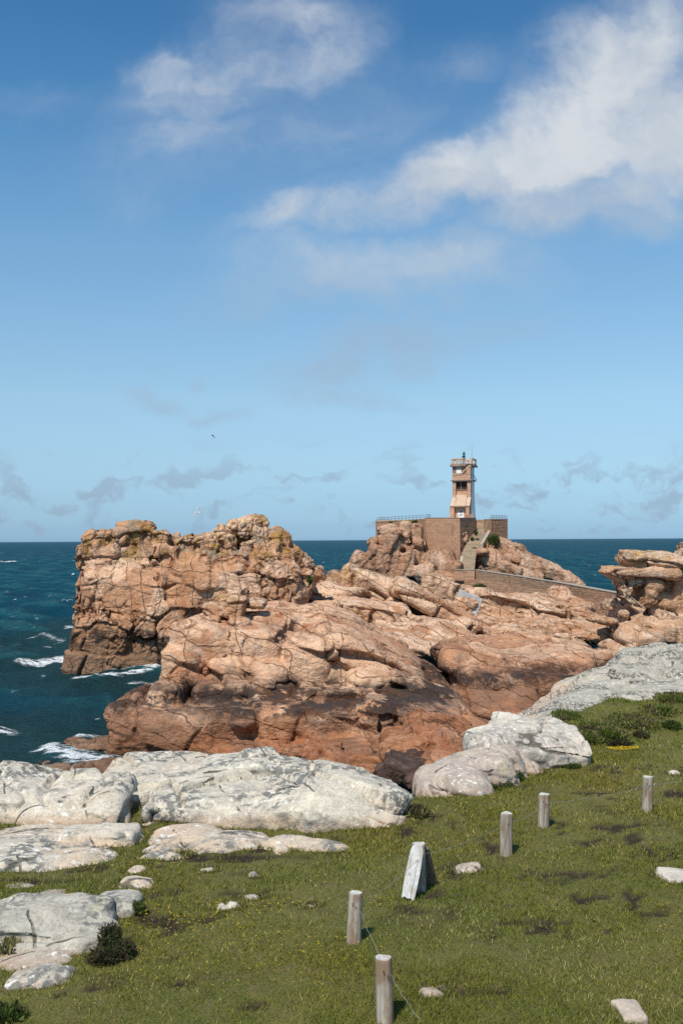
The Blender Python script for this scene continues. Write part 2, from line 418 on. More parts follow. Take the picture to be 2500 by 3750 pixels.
# ------------------------------------------------------------------ materials: granite
def granite(name, pale, mid, red, z_black, z_red, lichen=1.0, z_lichen=9.0, grey=.35, black=1.0, sc=1.0, zamp=4.0, crack=((.25, .1, .96), 1.9, (.95, .1, -.2), 2.4), low=None, brown=0.0, clim=.46, cw=.055):
    m, t, b = newmat(name); pos, z, nz = geo(t)
    n1 = noise(t, pos, .22 * sc, 5, .6); n2 = noise(t, pos, 1.1 * sc, 6, .62); n3 = noise(t, pos, 6 * sc, 5, .65)
    tint = attr(t, 'tint').outputs['Fac']
    f = math_(t, 'ADD', math_(t, 'MULTIPLY_ADD', tint, .55, .0), math_(t, 'MULTIPLY_ADD', n1, 1.5, -.25))
    f = math_(t, 'ADD', f, math_(t, 'MULTIPLY_ADD', n2, .8, -.4), clamp=True)
    c = mixc(t, sstep(t, f, .25, .8), mid, pale)
    stain = math_(t, 'MULTIPLY', sstep(t, noise(t, mapping(t, pos, (1, 1, .45)), .35 * sc, 5, .6, .4), .54, .68), .8)
    c = mixc(t, stain, c, red)
    g = math_(t, 'MULTIPLY', sstep(t, noise(t, mapping(t, pos, loc=(9, 4, 2)), .5 * sc, 6, .65), .52, .66), grey)
    c = mixc(t, g, c, (.30, .265, .215))
    streak = math_(t, 'MULTIPLY', sstep(t, noise(t, mapping(t, pos, (1.2, 1.2, .14), (3, 3, 0)), .9 * sc, 5, .65), .6, .72), .55)
    c = mixc(t, streak, c, (.13, .085, .06))
    # shore zones by height: red-brown below, a dark lichen band, clean pink above
    zn = math_(t, 'ADD', z, math_(t, 'MULTIPLY', math_(t, 'SUBTRACT', noise(t, pos, .16, 5, .6), .5), zamp))
    zn = math_(t, 'ADD', zn, math_(t, 'MULTIPLY', math_(t, 'SUBTRACT', n2, .5), 1.6))
    redf = sstep(t, zn, z_red + 1.6, z_red - .9)
    c = mixc(t, math_(t, 'MULTIPLY', redf, .86), c, mixc(t, n2, tuple(x * .62 for x in (low or red)), tuple(min(1, x * 1.25) for x in (low or red))))
    if brown: c = mixc(t, math_(t, 'MULTIPLY', math_(t, 'MULTIPLY', sstep(t, zn, z_black + 2.4, z_black + .2), sstep(t, noise(t, mapping(t, pos, loc=(2, 2, 7)), .22, 5, .65), .40, .52)), brown), c, (.15, .085, .055))
    dk = math_(t, 'MULTIPLY', math_(t, 'MULTIPLY', sstep(t, zn, z_black - 1.0, z_black - .2), sstep(t, zn, z_black + 1.15, z_black + .1)), sstep(t, noise(t, pos, .5, 7, .72), .42, .49))
    c = mixc(t, math_(t, 'MULTIPLY', dk, .93 * black), c, (.028, .022, .02))
    # orange lichen and grey lichen on the tops
    lz = sstep(t, z, z_lichen, z_lichen + 2.0)
    lf = math_(t, 'MULTIPLY', math_(t, 'MULTIPLY', sstep(t, noise(t, mapping(t, pos, (1, 1, .6), (1, 7, 3)), .55 * sc, 6, .7), .49, .57), lz), .85 * lichen)
    c = mixc(t, lf, c, mixc(t, n3, (.42, .20, .03), (.30, .22, .08)))
    gf = math_(t, 'MULTIPLY', math_(t, 'MULTIPLY', sstep(t, noise(t, mapping(t, pos, loc=(5, 1, 8)), .45 * sc, 6, .7), .52, .62), lz), .75 * lichen)
    c = mixc(t, gf, c, (.25, .22, .165))
    cr1 = noise(t, mapping(t, pos, (1, 1, 1.5), rot=(0, .15, 0)), .75 * sc, 5, .55); crs = math_(t, 'MULTIPLY', sstep(t, math_(t, 'ABSOLUTE', math_(t, 'SUBTRACT', cr1, .5)), .022, .0), sstep(t, n1, .40, .55))
    c = mixc(t, math_(t, 'MULTIPLY', crs, .6), c, tuple(x * .3 for x in red))
    # grain
    c = mixc(t, .55, c, mixc(t, sstep(t, n3, .3, .7), (.62, .62, .62), (1.25, 1.22, 1.2)), 'MULTIPLY')
    jt = attr(t, 'joint').outputs['Fac']
    c = mixc(t, math_(t, 'MULTIPLY', jt, .55), c, tuple(x * .42 for x in red))        # dirt and rust in the joints, darkened further as painted cleft shade
    # hairline joints, finer than the mesh: long, interrupted, in two families
    wv = math_(t, 'MULTIPLY', noise(t, pos, .16, 4, .55), 3.6)
    def family(nrm, sp, seed, lim, w):
        dp = N(t, 'ShaderNodeVectorMath', operation='DOT_PRODUCT'); t.links.new(pos, dp.inputs[0]); dp.inputs[1].default_value = tuple(x / sp for x in nrm)
        u = math_(t, 'ADD', math_(t, 'ADD', dp.outputs['Value'], math_(t, 'DIVIDE', wv, sp)), seed)
        fr = math_(t, 'ABSOLUTE', math_(t, 'SUBTRACT', math_(t, 'FRACT', u), .5))
        msk = sstep(t, noise(t, mapping(t, pos, loc=(seed, 3 * seed, seed)), .38, 4, .6), lim, lim + .06)
        return math_(t, 'MULTIPLY', sstep(t, fr, w / sp, w * .15 / sp), msk)
    kk = math_(t, 'MAXIMUM', math_(t, 'MAXIMUM', family(crack[0], crack[1], 1.3, clim, cw), family(crack[2], crack[3], 4.7, clim + .04, cw * .9)), math_(t, 'MULTIPLY', family((.5, .3, .75), 2.1, 8.1, .56, .04), .8))
    c = mixc(t, math_(t, 'MULTIPLY', kk, .75), c, tuple(x * .2 for x in red))  # crack lines darkened too, deepening the rock's shade in the colour
    t.links.new(c, b.inputs['Base Color']); b.inputs['Roughness'].default_value = .88
    nb = bump(t, b, math_(t, 'SUBTRACT', 1.0, kk), .6, .15); 
    rdg = lambda v: math_(t, 'ABSOLUTE', math_(t, 'SUBTRACT', v, .5))
    r1 = rdg(noise(t, mapping(t, pos, (1, 1, 1.5), rot=(0, .15, 0)), .75 * sc, 5, .55)); r2 = rdg(noise(t, mapping(t, pos, (1, 1, 1.4), (3, 1, 2)), 2.4 * sc, 5, .6))
    nb = bump(t, b, r1, .6, 1.0 / sc, nb); nb = bump(t, b, r2, .5, .36 / sc, nb); n4 = noise(t, pos, 13 * sc, 5, .7); bump(t, b, n4, .5, .05 / sc, nb)
    return m
def lichen_rock(name, light=(.60, .585, .54), pink=(.55, .40, .29), dark=(.17, .165, .15), pinkness=.5, dscale=1.0, darkness=.8, flow=(1, 1, 1)):
    m, t, b = newmat(name); pos, z, nz = geo(t)
    p2 = mapping(t, pos, flow)
    n1 = noise(t, pos, .7, 5, .6); n2 = noise(t, p2, 4, 6, .65); n3 = noise(t, p2, 22, 5, .7)
    c = mixc(t, sstep(t, n2, .35, .68), tuple(x * .72 for x in light), light)
    h = attr(t, 'low').outputs['Fac']
    pf = math_(t, 'ADD', math_(t, 'MULTIPLY', sstep(t, n1, .5, .72), pinkness), math_(t, 'MULTIPLY', h, 1.0), clamp=True)
    pf = math_(t, 'MULTIPLY', pf, math_(t, 'MULTIPLY_ADD', n2, .9, .25), clamp=True)
    c = mixc(t, pf, c, mixc(t, n2, tuple(x * .72 for x in pink), tuple(min(x * 1.15, 1) for x in pink)))
    # dark and pale lichen in rosettes
    big = sstep(t, noise(t, mapping(t, pos, loc=(4, 4, 4)), .75 * dscale, 4, .6), .46, .56)
    ro = sstep(t, noise(t, mapping(t, p2, loc=(2, 8, 1)), 7.5 * dscale, 5, .6), .47, .53)
    sm = sstep(t, noise(t, mapping(t, p2, loc=(7, 2, 1)), 24 * dscale, 3, .6), .60, .66)
    df = math_(t, 'MULTIPLY', math_(t, 'MAXIMUM', math_(t, 'MULTIPLY', ro, big), math_(t, 'MULTIPLY', sm, .55)), darkness)
    c = mixc(t, df, c, mixc(t, n3, tuple(x * .8 for x in dark), tuple(x * 1.3 for x in dark)))
    wf = math_(t, 'MULTIPLY', sstep(t, noise(t, mapping(t, p2, loc=(13, 5, 2)), 9 * dscale, 5, .62), .56, .62), sstep(t, noise(t, pos, 1.3, 3), .42, .58))
    c = mixc(t, math_(t, 'MULTIPLY', wf, .8), c, (.72, .70, .64))
    yl = math_(t, 'MULTIPLY', sstep(t, noise(t, mapping(t, pos, loc=(11, 2, 1)), 1.8, 5, .6), .62, .70), .4)
    c = mixc(t, yl, c, (.42, .40, .22))
    c = mixc(t, .5, c, mixc(t, sstep(t, n3, .3, .7), (.68, .68, .68), (1.2, 1.2, 1.2)), 'MULTIPLY')
    wv = math_(t, 'MULTIPLY', noise(t, pos, .7, 5, .5), .45)
    def fam(nrm, sp, seed, lim, w):
        dp = N(t, 'ShaderNodeVectorMath', operation='DOT_PRODUCT'); t.links.new(pos, dp.inputs[0]); dp.inputs[1].default_value = tuple(x / sp for x in nrm)
        u = math_(t, 'ADD', math_(t, 'ADD', dp.outputs['Value'], math_(t, 'DIVIDE', wv, sp)), seed)
        fr = math_(t, 'ABSOLUTE', math_(t, 'SUBTRACT', math_(t, 'FRACT', u), .5))
        return math_(t, 'MULTIPLY', sstep(t, fr, w / sp, w * .2 / sp), sstep(t, noise(t, mapping(t, pos, loc=(seed, 3 * seed, seed)), .9, 4, .6), lim, lim + .05))
    kk = math_(t, 'MAXIMUM', fam((.2, -.35, .9), .62, 1.3, .52, .022), math_(t, 'MAXIMUM', fam((.9, .35, .1), 1.1, 4.7, .53, .02), fam((-.35, .9, .2), .9, 2.2, .55, .018)))
    c = mixc(t, math_(t, 'MULTIPLY', kk, .8), c, (.055, .045, .028))
    t.links.new(c, b.inputs['Base Color']); b.inputs['Roughness'].default_value = .9
    nb = bump(t, b, math_(t, 'SUBTRACT', 1.0, kk), .8, .05); nb = bump(t, b, n2, .5, .10, nb); nb = bump(t, b, n3, .5, .02, nb); bump(t, b, math_(t, 'SUBTRACT', 0.0, df), .4, .015, nb)
    return m
M_HEAD = granite('granite_headland', (.69, .46, .31), (.50, .265, .147), (.36, .155, .07), 3.6, 2.6, lichen=1.0, z_lichen=10.8, zamp=3.5, crack=((.12, .1, .98), 2.6, (.97, .1, .12), 1.7), clim=.42, cw=.075, low=(.25, .15, .088), brown=.35)
M_MID = granite('granite_shore', (.68, .435, .28), (.48, .24, .13), (.35, .13, .055), 3.0, 1.3, lichen=.0, z_lichen=60, grey=.42, sc=1.2, zamp=1.6, crack=((.3, .1, .95), 1.7, (.95, .1, .15), 3.6), low=(.34, .13, .052), brown=.6, clim=.40, cw=.065)
M_BACK = granite('granite_inland', (.69, .475, .325), (.50, .275, .155), (.36, .15, .065), -9, -9, lichen=.9, z_lichen=8.0, grey=.35, crack=((.42, .1, .9), 1.5, (.95, .1, -.3), 4), clim=.40, cw=.085)
M_KNOLL = granite('granite_knoll', (.57, .375, .255), (.42, .23, .135), (.31, .14, .072), -9, -9, lichen=.15, z_lichen=13, grey=.3, sc=.8, crack=((.2, .1, .97), 3, (.96, .1, -.15), 2.0))
M_CRAG = granite('granite_crag', (.68, .49, .35), (.50, .295, .175), (.36, .17, .085), -9, -9, lichen=.9, z_lichen=10.6, grey=.42, crack=((.15, .1, .98), 1.4, (.95, .1, .3), 2.6))
M_RED = granite('granite_gully', (.43, .21, .11), (.32, .13, .06), (.24, .085, .036), -9, -9, lichen=0, z_lichen=60, grey=.2, sc=1.4)
M_WHITE = lichen_rock('lichen_granite', light=(.63, .565, .455), pink=(.56, .40, .27), pinkness=.45, darkness=1.0)
M_SLAB = lichen_rock('lichen_slab', light=(.49, .445, .36), dark=(.145, .132, .108), pinkness=.3, darkness=1.0, flow=(1.6, .5, 1))
M_PALE = lichen_rock('pale_granite', light=(.62, .555, .465), pink=(.50, .355, .26), pinkness=1.0, darkness=.5)
M_BOULDER = lichen_rock('lichen_boulder', light=(.49, .45, .37), pink=(.46, .295, .21), pinkness=.35, darkness=.9, dscale=1.3)
M_REEF = granite('reef_granite', (.27, .165, .10), (.17, .095, .056), (.20, .085, .042), -9, -9, lichen=0, z_lichen=60, grey=.3, sc=1.4)
# ------------------------------------------------------------------ sea
def build_sea():
    us = np.concatenate([np.linspace(-3.2, -.46, 40)[:-1], np.linspace(-.46, .46, 300), np.linspace(.46, 3.2, 40)[1:]])
    ys = [30.0]
    while ys[-1] < 900: ys.append(ys[-1] * 1.0085)
    while ys[-1] < 90000: ys.append(ys[-1] * 1.09)
    ys = np.array(ys)
    Y, U = np.meshgrid(ys, us, indexing='ij'); X = U * Y
    x, y = X.ravel(), Y.ravel(); z = np.zeros_like(x)
    rng = np.random.RandomState(3); px, py = x.copy(), y.copy()
    for i in range(34):
        L = 1.6 * (16 ** rng.rand()); k = 2 * math.pi / L; th = R(200) + rng.randn() * .55
        a = .021 * L ** .8 * rng.uniform(.5, 1.2)
        fadeamp = np.clip((L * 1.6 - .0085 * y * 2) / (L * .8), 0, 1)
        ph = k * (x * math.cos(th) + y * math.sin(th)) + rng.rand() * 6.28 + .8 * np.sin(x * .03 + i) + .7 * np.sin(y * .041 + 2 * i)
        z += a * np.sin(ph) * fadeamp
        px += a * .8 * np.cos(ph) * math.cos(th) * fadeamp; py += a * .8 * np.cos(ph) * math.sin(th) * fadeamp
    calm = np.clip((y - 70) / 60, .45, 1)
    z *= calm
    # foam where the swell meets the rocks, along measured shore lines
    foam = np.zeros_like(x); shal = np.zeros_like(x)
    for pts, w, g in FOAM:
        pp = [Gd(a, b, 0)[:2] for a, b in pts]
        dmin = np.full(len(x), 1e9)
        near = np.abs(x - np.mean([p[0] for p in pp])) + np.abs(y - np.mean([p[1] for p in pp])) < 120
        xn, yn = x[near], y[near]; dm = np.full(len(xn), 1e9)
        for (x0, y0), (x1, y1) in zip(pp[:-1], pp[1:]):
            dx, dy = x1 - x0, y1 - y0; l2 = dx * dx + dy * dy + 1e-6
            tt = np.clip(((xn - x0) * dx + (yn - y0) * dy) / l2, 0, 1)
            dm = np.minimum(dm, np.hypot(xn - x0 - tt * dx, (yn - y0 - tt * dy) * .75))
        foam[near] = np.maximum(foam[near], g * np.exp(-(dm / w) ** 2)); shal[near] = np.maximum(shal[near], np.exp(-(dm / 9) ** 2))
    z += .12 * foam * (1 + fbm2(x, y, 1.4, 3, 5))
    V = np.stack([px, py, z], 1); nr, nc = len(ys), len(us)
    i = np.arange((nr - 1) * (nc - 1)); r0 = i // (nc - 1); c0 = i % (nc - 1); a = r0 * nc + c0
    Fq = np.stack([a, a + 1, a + nc + 1, a + nc], 1)
    crest = np.clip(z / .5, -1, 1)
    o = link('sea', fast_mesh('sea', V, Fq, {'foam': foam, 'shallow': shal, 'crest': crest}), M_SEA)
    return tag(o, kind='structure')
FOAM = [  # photo pixel chains on the water, width m, strength
    ([(232, 2448), (300, 2452), (420, 2456), (560, 2452), (600, 2440)], .5, .9),
    ([(270, 2474), (330, 2480), (420, 2476), (500, 2470), (580, 2458), (610, 2450)], .95, 1.0),
    ([(90, 2420), (150, 2418), (225, 2410), (238, 2400)], 1.0, .95),
    ([(480, 2498), (560, 2500), (600, 2490)], .7, .6),
    ([(160, 2738), (210, 2760), (300, 2778), (420, 2775), (500, 2790)], 1.1, 1.0),
    ([(280, 2702), (340, 2694), (410, 2704)], .6, .95), ([(350, 2750), (400, 2735), (430, 2740)], .8, 1.0),
    ([(-60, 2690), (0, 2676), (25, 2682)], .8, .9), ([(-40, 2058), (10, 2056), (50, 2058)], 3.0, 1.0),
    ([(185, 2296), (250, 2292), (262, 2284)], 1.0, .75), ([(100, 2330), (150, 2322), (210, 2340)], 1.1, .5), ([(20, 2370), (90, 2362), (180, 2366)], .9, .45),
    ([(60, 2806), (200, 2815), (330, 2806)], .4, .5), ([(1195, 2092), (1290, 2092)], .9, .7)]
def sea_mat():
    m, t, b = newmat('sea_water'); pos, z, nz = geo(t)
    sh = attr(t, 'shallow').outputs['Fac']; fo = attr(t, 'foam').outputs['Fac']; cr = attr(t, 'crest').outputs['Fac']
    n0 = noise(t, mapping(t, pos, (.5, 1.4, 1)), .02, 4, .6)
    c = mixc(t, sstep(t, n0, .35, .65), (.002, .038, .064), (.005, .056, .084))
    c = mixc(t, math_(t, 'MULTIPLY', sh, .8), c, (.014, .040, .040))
    c = mixc(t, math_(t, 'MULTIPLY', sstep(t, cr, .15, .9), .55), c, (.015, .095, .11))
    f1 = noise(t, mapping(t, pos, (.8, 1.3, 1)), 1.1, 7, .68); f2 = noise(t, mapping(t, pos, (.6, 1.5, 1)), .35, 5, .6)
    foam = sstep(t, math_(t, 'MULTIPLY', fo, math_(t, 'MULTIPLY_ADD', f1, 4.2, -1.45)), .18, .70)
    # whitecaps, sparse and wind-drawn
    w1 = noise(t, mapping(t, pos, (.5, .22, 1), (5, 3, 0)), .55, 3, .6); w2 = noise(t, mapping(t, pos, (1, 1, 1)), .035, 3, .6)
    cap = math_(t, 'MULTIPLY', sstep(t, w1, .69, .73), sstep(t, w2, .46, .60))
    lace = math_(t, 'MULTIPLY', math_(t, 'MULTIPLY', sstep(t, f1, .60, .70), sstep(t, cr, .35, .9)), .4)
    foam = math_(t, 'MAXIMUM', math_(t, 'MAXIMUM', foam, cap), lace)
    c = mixc(t, foam, c, (.80, .83, .84))
    h1 = noise(t, mapping(t, pos, (.8, 1.5, 1)), .5, 6, .62); h2 = noise(t, mapping(t, pos, (.8, 1.6, 1)), 2.6, 5, .65)
    b1 = N(t, 'ShaderNodeBump', i_Strength=1.0, i_Distance=1.0); t.links.new(h1, b1.inputs['Height'])
    b2 = N(t, 'ShaderNodeBump', i_Strength=1.0, i_Distance=.28); t.links.new(h2, b2.inputs['Height']); t.links.new(b1.outputs[0], b2.inputs['Normal'])
    df = N(t, 'ShaderNodeBsdfDiffuse'); t.links.new(c, df.inputs[0]); t.links.new(b2.outputs[0], df.inputs['Normal'])
    gl = N(t, 'ShaderNodeBsdfGlossy'); gl.inputs['Roughness'].default_value = .22; t.links.new(b2.outputs[0], gl.inputs['Normal'])
    fr = N(t, 'ShaderNodeFresnel', i_IOR=1.33); t.links.new(b2.outputs[0], fr.inputs['Normal'])
    fac = math_(t, 'MULTIPLY', math_(t, 'MULTIPLY', math_(t, 'MINIMUM', fr.outputs[0], .7), .26), math_(t, 'SUBTRACT', 1.0, foam))
    mx = N(t, 'ShaderNodeMixShader'); t.links.new(fac, mx.inputs[0]); t.links.new(df.outputs[0], mx.inputs[1]); t.links.new(gl.outputs[0], mx.inputs[2])
    out = [n for n in t.nodes if n.type == 'OUTPUT_MATERIAL'][0]; t.links.new(mx.outputs[0], out.inputs[0])
    return m
M_SEA = sea_mat()
build_sea()

# ------------------------------------------------------------------ the big rocks
GR = [((2.2, 2.8, 3.4), (18, 20, 5), .34, .6, .22, .2, .8), ((1.3, 1.3, 1.5), (-10, 35, 8), .08, .25, .16, .22, .6)]
GRV = [((1.7, 2.2, 2.5), (4, 12, 3), .32, .7, .15, .2, .8), ((.9, .9, 1.1), (-8, 35, 8), .09, .34, .11, .25, .7)]
GRB = [((4.6, 5.4, 1.9), (14, 25, 4), .28, .75, .14, .08, .62), ((1.5, 1.5, .7), (16, 30, 6), .045, .15, .09, .2, .6)]
GRL = [((4.6, 6.0, 1.3), (20, 25, 4), .38, 1.2, .2, .08, .6), ((1.6, 1.6, .7), (20, 30, 6), .07, .22, .09, .2, .6)]
bo = 'boulder'
HEADLAND = [
    P('b', 468, 2385, 108.5, 168, 120, 8, 9, r=1.0), P('b', 660, 2380, 109.5, 190, 120, 8, 3, r=1.2), P('b', 480, 2210, 110.3, 160, 110, 8, 8, r=.9),
    P('b', 720, 2190, 112, 220, 110, 8, r=1), P('b', 960, 2190, 113, 170, 130, 8, r=1.2), P('e', 990, 2110, 114.5, 150, 130, 8), P('b', 850, 2090, 114, 190, 70, 8, r=1),
    P('b', 575, 2095, 112.5, 232, 45, 7, r=.8), P('b', 905, 2330, 108, 200, 60, 6, r=1),
    P('b', 364, 1973, 113, 50, 27, 2.5, 0, r=.7, part=bo), P('b', 333, 2022, 113.2, 30, 25, 2.5, -4, r=.4, part=bo), P('b', 402, 2014, 112.6, 45, 33, 2.5, -4, r=.5, part=bo),
    P('b', 330, 2066, 113, 33, 20, 2.5, 3, r=.4, part=bo), P('b', 393, 2060, 112.3, 34, 13, 2.5, -2, r=.35, part=bo),
    P('b', 466, 1990, 113.6, 30, 58, 2.5, 3, r=.5, part=bo), P('b', 512, 1985, 113.4, 24, 66, 2.5, 2, r=.5, part=bo), P('e', 498, 1926, 113.6, 66, 18, 2.2, 2, part=bo),
    P('b', 551, 1988, 113.7, 20, 60, 2.5, 2, r=.4, part=bo), P('b', 598, 1966, 113.7, 36, 22, 2.3, 6, r=.5, part=bo), P('b', 598, 2016, 113.3, 38, 32, 2.5, 3, r=.6, part=bo),
    P('b', 640, 2040, 113.4, 22, 44, 2, 0, r=.5, part=bo), P('e', 665, 2005, 116, 56, 52, 3, part=bo), P('b', 700, 2000, 116, 32, 45, 3, -10, r=.6, part=bo),
    P('b', 760, 2000, 114.8, 42, 38, 3, 0, r=.6, part=bo), P('b', 745, 2060, 114, 30, 45, 2, -6, r=.5, part=bo), P('b', 830, 2010, 114.6, 40, 50, 3, 3, r=.6, part=bo),
    P('e', 812, 1948, 117, 26, 34, 2.5, part=bo), P('e', 890, 1965, 117.5, 80, 50, 3), P('e', 858, 1938, 116, 28, 36, 2.5, 10, part=bo), P('b', 902, 1943, 115.6, 24, 30, 2, 6, r=.5, part=bo), P('e', 930, 1912, 116.5, 56, 22, 2.4, 4, part=bo),
    P('b', 942, 1953, 115.4, 16, 30, 1.8, 8, r=.4, part=bo), P('b', 974, 1962, 115.8, 18, 26, 2, 0, r=.4, part=bo), P('e', 1020, 1966, 116, 40, 42, 2.6, part=bo), P('b', 1056, 1978, 116.5, 20, 28, 2, 10, r=.5, part=bo),
    P('b', 940, 2005, 115, 50, 26, 3, -3, r=.5, part=bo), P('b', 1010, 2020, 115, 26, 40, 2.5, 3, r=.5, part=bo), P('e', 990, 2038, 113.6, 36, 16, 2, 6, part=bo), P('b', 1062, 2040, 115.5, 34, 42, 3, 14, r=.6, part=bo),
    P('b', 1105, 2062, 116.5, 40, 34, 3, 38, r=.5, part=bo), P('b', 1162, 2096, 118, 24, 26, 2, 4, r=.5, part=bo), P('b', 1122, 2130, 115.5, 36, 40, 3, -6, r=.7, part=bo), P('b', 1178, 2110, 118.5, 18, 18, 2, 4, r=.4, part=bo),
    P('b', 1040, 2180, 112.6, 52, 90, 3, 0, r=.8), P('e', 1090, 2170, 114, 50, 60, 3), P('b', 930, 2130, 112.6, 60, 50, 3, 0, r=.8), P('b', 850, 2150, 112.4, 60, 40, 3, 0, r=.8), P('b', 940, 2210, 111.6, 44, 46, 3, 0, r=.7),
    P('b', 860, 2215, 111.4, 40, 50, 3, 0, r=.7), P('b', 520, 2120, 111.5, 60, 50, 3, 0, r=.7), P('b', 590, 2130, 111.3, 40, 50, 3, 6, r=.7), P('e', 520, 2260, 108.8, 90, 50, 3), P('b', 650, 2240, 110, 90, 40, 3, -10, r=.8)]
rock('rock_headland', HEADLAND, .115, GRV, 21, M_HEAD, 'tall pink granite headland rising from the sea, orange lichen on its top boulders', k=.1, prewarp=.3, core='cliff', bend=1.9, smooth=False)

SHORE = [
    P('b', 640, 2710, 66, 205, 85, 6, 0, r=.8), P('b', 500, 2740, 66, 75, 45, 5, -30, r=.6), P('b', 560, 2650, 68.5, 60, 55, 5, -32, r=.7), P('b', 860, 2690, 66.3, 175, 85, 6, 0, r=.7),
    P('b', 1190, 2680, 65.5, 230, 70, 7, 0, r=.7), P('b', 1500, 2660, 66, 200, 60, 7, 8, r=.8), P('e', 1000, 2790, 60, 250, 45, 5), P('e', 1320, 2790, 57, 260, 50, 6), P('e', 1600, 2760, 57, 150, 90, 6, 10),
    P('b', 640, 2570, 70.5, 70, 60, 5, -10, r=.8), P('b', 880, 2560, 71, 160, 55, 6, 0, r=.8), P('b', 1150, 2590, 70, 220, 40, 6, 0, r=.6), P('b', 700, 2490, 74, 85, 50, 5, 0, r=1.0),
    P('b', 735, 2385, 75, 105, 95, 5, 4, r=1.1), P('b', 690, 2440, 74, 70, 65, 5, -3, r=1.0), P('b', 815, 2400, 75.2, 40, 100, 5, 4, r=.8), P('b', 930, 2500, 74, 150, 75, 6, 2, r=1.0),
    P('b', 935, 2400, 75.5, 125, 95, 7, 3, r=1.4), P('e', 960, 2320, 77, 150, 75, 7, 4), P('e', 1180, 2450, 75.5, 330, 165, 12, 12), P('b', 1130, 2440, 75, 90, 110, 6, 4, r=1.2),
    P('b', 1440, 2495, 75.5, 290, 70, 8, 31, r=1.4), P('b', 1330, 2420, 78, 220, 60, 9, 24, r=1.4), P('e', 1375, 2500, 73, 115, 52, 3.2, 4), P('b', 1400, 2585, 70.5, 170, 26, 4, 8, r=.5),
    P('b', 1620, 2600, 72, 170, 45, 5, 33, r=.8), P('b', 1560, 2570, 73, 180, 26, 5, 34, r=.6), P('e', 1010, 2275, 82, 170, 45, 9, 2), P('e', 1230, 2300, 83, 150, 80, 9, 22), P('e', 1180, 2265, 88, 110, 40, 6, 8),
    P('b', 480, 2600, 69.5, 60, 30, 4, -28, r=.5), P('e', 900, 2640, 65.2, 60, 40, 1.5)]
rock('shore_rock', SHORE, .106, GRB, 34, M_MID, 'broad domed pink granite outcrop with black crevice band and rust red foot', k=.15, prewarp=.2, core='rock_mass', smooth=False)

SB = [((1.6, 1.6, 1.2), (5, 25, 4), .08, .2, .09, .15, .7), ((.7, .7, .6), (5, 30, 4), .04, .08, .07, .15, .6)]
for i_, (lb_, pr_) in enumerate([('squared block perched at the left of the dome top', [P('b', 795, 2240, 79.5, 46, 30, 1.6, 3, r=.3)]), ('tall block standing on top of the dome', [P('b', 865, 2228, 79.0, 34, 46, 1.4, 14, r=.3)]), ('thin flat slab lying behind the tall block on the dome', [P('b', 930, 2216, 81, 44, 15, 1.6, 3, r=.2)]),
    ('rounded boulder behind the perched squared block', [P('e', 830, 2200, 82, 46, 22, 1.6, -3)]), ('long low block under the perched squared block', [P('b', 755, 2278, 78.5, 62, 18, 1.8, -3, r=.3)]), ('wedge of rock under the tall block on the dome', [P('b', 880, 2285, 78, 42, 24, 1.8, 8, r=.4)])]):
    rock('boulder', pr_, .08, SB, 80 + i_, M_BACK, lb_, k=.1)
RIGHT_LOBE = [
    P('e', 1880, 2415, 86, 320, 75, 11, 2), P('b', 1720, 2445, 82, 120, 55, 5, -3, r=1.2), P('b', 1960, 2450, 83, 190, 42, 6, -4, r=.8), P('b', 1880, 2520, 80, 180, 55, 6, 4, r=.9), P('e', 1880, 2590, 76, 150, 60, 6, 8),
    P('b', 1740, 2530, 79, 90, 60, 5, 20, r=.9), P('b', 2100, 2430, 85, 110, 40, 6, -8, r=.7), P('b', 2030, 2510, 81, 140, 40, 5, -5, r=.7), P('b', 1800, 2640, 73, 120, 50, 5, 10, r=.9), P('e', 1700, 2700, 68, 110, 60, 5, 10)]
rock('shore_rock', RIGHT_LOBE, .125, GRB, 47, M_MID, 'rounded pink granite hump with grey top and brown layered foot, right of the dome', k=.3, prewarp=.3, core='rock_mass')

LEDGES = [
    P('e', 1225, 2170, 124, 150, 52, 7, -4), P('b', 1310, 2243, 116, 190, 36, 6, 4, r=1.0, part='slab'), P('b', 1430, 2180, 128, 200, 46, 6, 20, r=1.0), P('b', 1270, 2128, 134, 130, 24, 5, 5, r=.6, part='slab'),
    P('b', 1600, 2240, 121, 190, 32, 6, 29, r=.7, part='slab'), P('b', 1500, 2280, 117, 170, 20, 5, 26, r=.5, part='slab'), P('b', 1320, 2300, 111, 180, 13, 5, 3, r=.3, part='slab'), P('b', 1480, 2318, 109, 130, 15, 5, 6, r=.3, part='slab'),
    P('b', 1680, 2200, 126, 150, 40, 5, 22, r=.8), P('b', 1900, 2225, 128, 220, 36, 8, 9, r=.8), P('b', 1780, 2250, 124, 130, 40, 5, 10, r=.7), P('b', 2060, 2270, 122, 140, 30, 6, 8, r=.7),
    P('b', 1850, 2305, 113, 200, 26, 6, 3, r=.6), P('b', 2070, 2320, 110, 140, 30, 6, 4, r=.6), P('e', 1500, 2370, 98, 240, 45, 9, 12), P('b', 1960, 2335, 106, 200, 20, 6, 2, r=.5), P('e', 1620, 2330, 106, 170, 36, 7, 14), P('e', 2200, 2330, 104, 120, 40, 6)]
rock('ledge_rock', LEDGES, .15, GRL, 58, M_BACK, 'tilted slabs of pink granite with deep dark undercuts, below the lighthouse knoll', k=.2, prewarp=.35, core='rock_mass')

